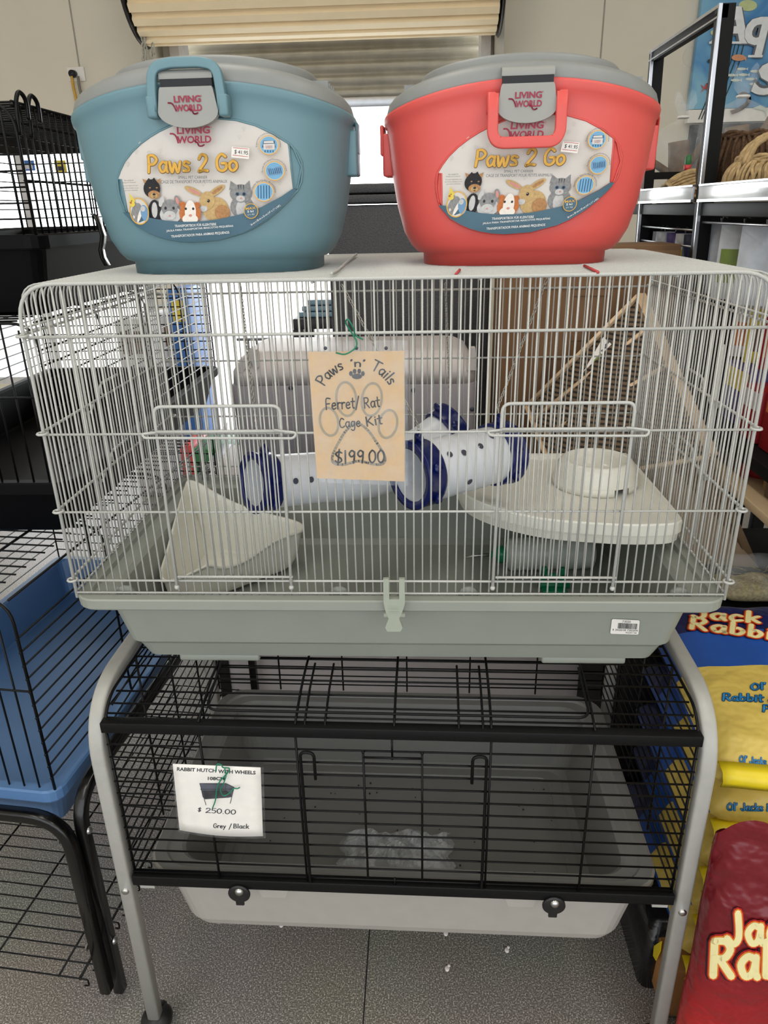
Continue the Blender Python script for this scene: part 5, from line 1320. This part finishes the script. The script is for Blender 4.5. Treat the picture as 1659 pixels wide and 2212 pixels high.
# grass hides and driftwood on the top shelf
def arch_hide(label, m, c, rx, ry, rz_, opening, strands):
    t = thing('grass_hide', label, 'pet hide', c, 0, 'woven hides on the top shelf'); cx_, cy_, cz = c; b = MB(m); rg = []
    n = 28; r_ = random.Random(int(cx_*1000))
    for i in range(11):
        v = -1+2*i/10; k = math.sqrt(max(1-(abs(v)*.86)**2.4, .05)); rg.append([Vector((cx_+rx*v, cy_+ry*k*math.cos(a), cz+.001+rz_*k*max(math.sin(a), 0)**.8)) for a in [PI*j/n for j in range(n+1)]])
    b.rings(rg, closed=False); b.build('woven_shell', t, solid=.008)
    b = MB('straw' if m != 'straw_dark' else 'straw_dark')
    for q in range(strands):
        a0 = PI*q/strands; pts = []
        for i in range(9):
            v = -1+2*i/8; k = math.sqrt(max(1-(abs(v)*.86)**2.4, .05)); a = a0+.09*math.sin(3*v+q); pts.append(Vector((cx_+rx*v*1.01, cy_+(ry*k+.004)*math.cos(a), cz+.003+(rz_*k+.004)*max(math.sin(a), 0)**.8)))
        b.tube(pts, .0042+r_.uniform(-.001, .001), 5)
    for e in (-1, 1):
        k = math.sqrt(max(1-.86**2.4, .05)); b.tube([Vector((cx_+e*rx*1.0, cy_+(ry*k)*math.cos(a), cz+.006+(rz_*k)*max(math.sin(a), 0)**.8)) for a in [PI*j/14 for j in range(15)]], .006, 6)
    b.build('straw_strands', t); return t
arch_hide('brown coarse fibre hide on the top shelf behind the black post', 'fibre_brown', (.885, 1.385, 1.50), .12, .12, .085, 0, 22)
def round_basket(label, m, c, r, h, tilt, strands, m2, handle):
    t = thing('woven_basket', label, 'basket', c, 0, 'woven hides on the top shelf'); b = MB(m); cz = Vector(c); M = Matrix.Translation(cz) @ Matrix.Rotation(tilt, 4, 'Y')
    prof = [(.25*r, .0), (.7*r, .004), (.93*r, .25*h), (1.0*r, .55*h), (.93*r, .82*h), (.78*r, h), (.73*r, h*.98), (.86*r, .8*h), (.92*r, .55*h), (.85*r, .25*h), (.2*r, .02)]
    b.lathe(prof, 40, M); b.build('shell', t)
    b = MB(m2); r_ = random.Random(int(r*1e4))
    for q in range(strands):
        a = 2*PI*q/strands; pts = []
        for rad, z in prof[1:6]:
            aa = a+r_.uniform(-.05, .05); pts.append(M @ Vector(((rad+.003)*math.cos(aa), (rad+.003)*math.sin(aa), z)))
        b.tube(spline(pts, 3), .0042, 5)
    for k in range(3): b.tube([M @ Vector(((.78*r+.004)*math.cos(a), (.78*r+.004)*math.sin(a), h+.004*math.sin(a*9+k*2)+.003*k)) for a in [2*PI*j/36 for j in range(36)]], .005, 5, closed=True)
    if handle:
        for k in range(7): b.tube([M @ Vector((r*.80*math.cos(a)+.004*math.sin(k*2+a*5), .012*(k-3)*.6-.02, h*.9+r*.62*math.sin(a)+.003*math.cos(k+a*7))) for a in [PI*j/18 for j in range(19)]], .006, 5)
    b.build('strands', t); return t
pb = atx(1572, 400, .86); round_basket('dark brown round fibre hide beside the black shelf post', 'straw_dark', (.875, 1.13, 1.501), .105, .15, 0, 40, 'straw_dark', False)
round_basket('pale straw basket with a plaited handle on the top shelf', 'straw', (.86, .90, 1.501), .105, .085, 0, 70, 'straw', True)
round_basket('pale straw basket cut by the right edge of the photo', 'straw', (.86, .58, 1.501), .10, .13, 0, 70, 'straw', False)
def wood_bag(label, c, r, h, seed):
    t = thing('driftwood_bag', label, 'bag', c, 0, 'bagged driftwood on the rear shelf'); c = Vector(c); r_ = random.Random(seed)
    b = MB('driftwood'); b.tube(spline([c+Vector((0, 0, .005)), c+Vector((.005, 0, h*.35)), c+Vector((-.006, 0, h*.75))], 5), [r*.30]*11, 9)
    b.tube(spline([c+Vector((.0, 0, h*.3)), c+Vector((r*.45, 0, h*.55)), c+Vector((r*.8, 0, h*.82))], 5), r*.11, 7); b.tube(spline([c+Vector((0, 0, h*.3)), c+Vector((-r*.4, .01, h*.42)), c+Vector((-r*.75, .0, h*.5))], 5), r*.11, 7)
    b.box(c+Vector((-r*.7, -r*.45, .0)), c+Vector((r*.7, r*.45, h*.09)), .006); b.build('driftwood', t)
    b = MB('shelf_bag'); rg = []
    for v, k in ((0, .8), (.05, 1.), (.3, 1.05), (.6, 1.03), (.8, .95), (.92, .6), (1.0, .16), (1.05, .12), (1.10, .22), (1.18, .30), (1.26, .34)):
        rg.append([c+Vector((r*k*math.cos(a)*(1+.07*math.sin(5*a+seed+v*6)), r*.72*k*math.sin(a)*(1+.07*math.sin(4*a+v*9)), h*v+(.02*math.sin(4*a) if v > 1.2 else 0))) for a in [2*PI*q/26 for q in range(26)]])
    b.rings(rg, True, False); b.build('bag_film', t)
    b = MB('sack_liner'); b.tube([c+Vector((r*.15*math.cos(a), r*.12*math.sin(a), h*1.03)) for a in [2*PI*q/12 for q in range(12)]], .004, 5, closed=True); b.build('knot_tie', t)
pw = at(1462, 372, 1.75); wood_bag('knotted clear bag of driftwood left of the black shelf post', (pw.x, 1.75, 1.502), .11, .25, 3)
wood_bag('knotted clear bag of driftwood right of the black shelf post', (at(1592, 300, 1.72).x, 1.72, 1.502), .125, .30, 6)

# painted aquarium sign on the back wall
ys = 4.235
sn = thing('shop_sign', 'blue painted aquarium sign with white lettering and fish on the back wall', 'sign', (2.2, 4.25, 2.0))
P = lambda x, y, o_=0.: at(x, y, ys-o_)
q = [at(1497, 236, ys), at(1590, -130, ys)]
x0, z0 = q[0].x-.06, q[0].z+.0
b = MB('sign_water'); b.box((1.715, ys+.001, z0), (3.1, ys+.05, 3.3)); b.build('board', sn)
b = MB('paper'); b.box((1.715, ys, z0-.075), (3.1, ys+.05, z0-.003)); b.build('lower_border', sn)
b = MB('shelf_black'); b.box((1.75, ys+.0, 1.55), (3.1, ys+.055, z0-.085)); o = b.build('dark_board'); tag(o, 'plain black board on the back wall under the aquarium sign', 'board')
b = MB('sign_white'); S1 = lambda x, y: P(x, y, .003); k = [0]
def L_(vf, m, fn=None):
    k[0] += 1; o_ = .002+.0004*k[0]
    if fn is None: put(b, vf, lambda u, v: P(u, v, o_), m)
    else: put(b, vf, lambda u, v: P(*fn(u, v), o_), m)
def tb(x0_, y0_, x1_, y1_, h): 
    d = Vector((x1_-x0_, y1_-y0_)); n = Vector((d.y, -d.x)).normalized()*h
    return lambda u, v: (x0_+d.x*u+n.x*v, y0_+d.y*u+n.y*v)
Q = lambda x, y: (1380+x/5.946, y/5.946)
def QP(*p): return poly2d([Q(*a) for a in p])
for xa in (1130, 1165, 1200, 1240, 1290, 1350):
    L_(line2d([Q(xa, 560), Q(xa-60, 800), Q(xa-170, 1080), Q(xa-320, 1430), Q(xa-360, 1530)], 2.2), 'weed_dark')
L_(disc2d(*Q(1400, 70), 20, 12), 'sign_green'); L_(disc2d(*Q(990, 210), 7, 10), 'sign_green'); L_(disc2d(*Q(1050, 420), 22, 9), 'sign_green')
for x, y in ((1320, 885), (1490, 915), (1190, 965), (1340, 960), (1240, 1030), (1430, 1015), (1480, 1080)):
    L_(disc2d(*Q(x, y), 10, 3), 'fish_pale'); L_(QP((x+55, y), (x+85, y-22), (x+80, y+22)), 'fish_pale')
L_(disc2d(*Q(905, 1110), 9, 9), 'fish_red'); L_(QP((860, 1130), (790, 1085), (830, 1140), (780, 1200)), 'fish_red'); L_(line2d([Q(880, 1070), Q(885, 1170)], 2.5), 'ink')
L_(disc2d(*Q(935, 785), 9, 5), 'weed_dark'); L_(disc2d(*Q(1280, 740), 15, 7), 'fish_orange'); L_(QP((1350, 750), (1385, 725), (1375, 785)), 'fish_orange')
L_(line2d([p[:2] for p in spline([(*Q(1200, 1440), 0), (*Q(1300, 1400), 0), (*Q(1400, 1320), 0), (*Q(1410, 1240), 0), (*Q(1350, 1205), 0), (*Q(1295, 1225), 0)], 5)], 9), 'eel_brown')
L_(QP((1460, 1390), (1560, 1350), (1660, 1400), (1640, 1440), (1640, 1520), (1610, 1420)), 'fish_pale')
for s, x_, y_, x2, y2, h, sh_ in (('A', 905, 560, 1400, 560, 480, .0), ('q', 1360, 735, 1700, 735, 520, .0), ('S', 1440, 1220, 1900, 1220, 430, .0)):
    a, c = Q(x_, y_), Q(x2, y2)
    for m, dx, dy, bd in (('sign_edge', 2.2, 2.6, .06), ('sign_edge', -.8, -.4, .07), ('sign_white', 0, 0, .03)):
        L_(text2d(s, bd, .28)[:2], m, tb(a[0]+dx, a[1]+dy, c[0]+dx, c[1]+dy, h/5.946))
# serifs
for (x_, y_, w_) in ((905, 560, 140), (1130, 560, 200), (1405, 735, 190)): L_(QP((x_, y_-28), (x_+w_, y_-28), (x_+w_-10, y_+2), (x_-5, y_+2)), 'sign_white')
b.build('artwork', sn)

# socket and cords on the back wall
po = thing('power_outlet', 'white wall socket with a black plug on the back wall', 'socket', at(165, 160, 4.29))
c = at(165, 160, 4.29); b = MB('paper'); b.box(c+Vector((-.055, -.006, -.04)), c+Vector((.055, .01, .04)), .004); b.build('plate', po)
b = MB('ink'); b.tube([c+Vector((-.012, -.006, 0)), c+Vector((-.012, -.045, -.004))], .022, 12); b.build('plug', po)
for px, m, lab in ((155, 'cord_yellow', 'yellow power cord hanging from the wall socket'), (168, 'cord_grey', 'grey power cord hanging from the wall socket')):
    b = MB(m); b.tube(spline([at(px, 164, 4.25), at(px+4, 190, 4.26), at(px+12, 230, 4.27), at(px+16, 290, 4.27)], 5), .009, 6); o = b.build('cord', po); o['label'] = lab

# things in and outside the doorway
tt = thing('garden_table', 'dark slatted table with pale blue trays stacked on it in the doorway', 'table', (-.42, 3.4, 0))
Yt = 3.4; a0, a1 = at(633, 700, Yt), at(735, 700, Yt)
zt = at(680, 700, Yt).z
b = MB('outdoor_dark'); b.box((a0.x, Yt, zt-.03), (a1.x+.2, Yt+.5, zt+.03), .004)
for x in (a0.x+.03, a1.x+.15):
    for y in (Yt+.03, Yt+.46): b.box((x-.03, y-.03, 0), (x+.03, y+.03, zt-.03))
b.build('table_frame', tt)
b = MB('tray_lightblue')
for k in range(3): b.box((a0.x+.02+.03*k, Yt+.05, zt+.032+.035*k), (a1.x+.15, Yt+.4, zt+.062+.035*k), .006)
o = b.build('tray_stack'); tag(o, 'pale blue shallow trays stacked on the dark table in the doorway', 'tray stack')
def outdoor(name, lab, cat, m, m2, px0, py0, px1, py1, Y, d=.3):
    a, c = at(px0, py1, Y), at(px1, py0, Y); t = thing(name, lab, cat, ((a.x+c.x)/2, Y, 0)); b = MB(m); b.box((min(a.x, c.x), Y, 0), (max(a.x, c.x), Y+d, c.z), .02); b.build('body', t)
    b = MB(m2); b.box((min(a.x, c.x)+.03, Y-.004, c.z-.18), (max(a.x, c.x)-.03, Y+.002, c.z-.06)); b.build('printed_panel', t)
outdoor('display_stand', 'bright blue display stand left of the doorway', 'display stand', 'outdoor_blue', 'pack_yellow', 378, 625, 402, 800, 3.3)
outdoor('product_bag', 'red and white bag on the floor left of the doorway', 'bag', 'outdoor_red', 'pack_white', 392, 965, 420, 1010, 2.5)
outdoor('storage_tub', 'green plastic tub on the floor in the doorway', 'tub', 'outdoor_green', 'outdoor_dark', 415, 972, 508, 1010, 2.2)
outdoor('product_carton', 'white carton with a brown side behind the black cage', 'carton', 'pack_white', 'pack_brown', 262, 690, 312, 800, 2.9)
outdoor('product_carton', 'white carton by the window, left of the blue stand', 'carton', 'pack_white', 'cardboard', 325, 680, 372, 800, 3.35)
fe = thing('road_bicycle_rack', 'low dark wire rack outside the doorway', 'rack', (-1.1, 5.6, 0)); b = MB('outdoor_dark')
for k in range(6): b.tube([(-1.5+.02*k*8, 5.6, 0), (-1.5+.02*k*8, 5.6, .45), (-1.42+.02*k*8, 5.6, .45), (-1.42+.02*k*8, 5.6, 0)], .012, 6)
b.tube([(-1.6, 5.6, .45), (-.6, 5.6, .45)], .014, 6); b.build('rack_frame', fe)
# white feathers on the floor
for i, (px, py, lab) in enumerate(((963, 2016, 'small white feather on the floor under the hutch tray'), (966, 2092, 'larger white feather on the floor nearer the camera'), (608, 1998, 'thin white feather shred on the floor at the left under the hutch'), (1095, 2052, 'faint yellowish feather on the floor at the right'))):
    c = atz(px, py, .003); b = MB('feather'); b.ball(c, .006, 10, (.9, 1.2, .3)); b.ball(c+Vector((.004, .006, .001)), .0035, 8, (1, 1.2, .4)); o = b.build('feather'); tag(o, lab, 'feather', 'feathers on the floor')

for (x0, y0, x1, y1), m, m2, lab in (((52, 346, 73, 369), 'outdoor_blue', 'pack_white', 'small blue sticker on the window behind the black cages'), ((121, 346, 141, 372), 'pack_yellow', 'outdoor_dark', 'small yellow and black sticker on the window behind the black cages')):
    a, c = at(x0, y1, 4.355), at(x1, y0, 4.355); b = MB(m); b.box((a.x, 4.352, a.z), (c.x, 4.356, c.z)); b.use(m2); b.box((a.x+.015, 4.350, a.z+.01), (c.x-.015, 4.3525, a.z+.035)); o = b.build('window_sticker'); tag(o, lab, 'sticker')
co = thing('cactus_ornament', 'tiny green cactus ornament in a red pot on the black shelf cross bar', 'ornament', (.93, 1.532, 1.5915))
p = at(1489, 330, 1.532); b = MB('outdoor_red'); b.lathe([(0, 0), (.009, 0), (.012, .018), (.0, .018)], 14, Matrix.Translation((p.x, 1.5325, 1.5905))); b.build('pot', co)
b = MB('outdoor_green'); b.lathe([(.0085, .018), (.010, .026), (.0085, .040), (.004, .046), (0, .047)], 12, Matrix.Translation((p.x, 1.5325, 1.5905))); b.build('cactus', co)
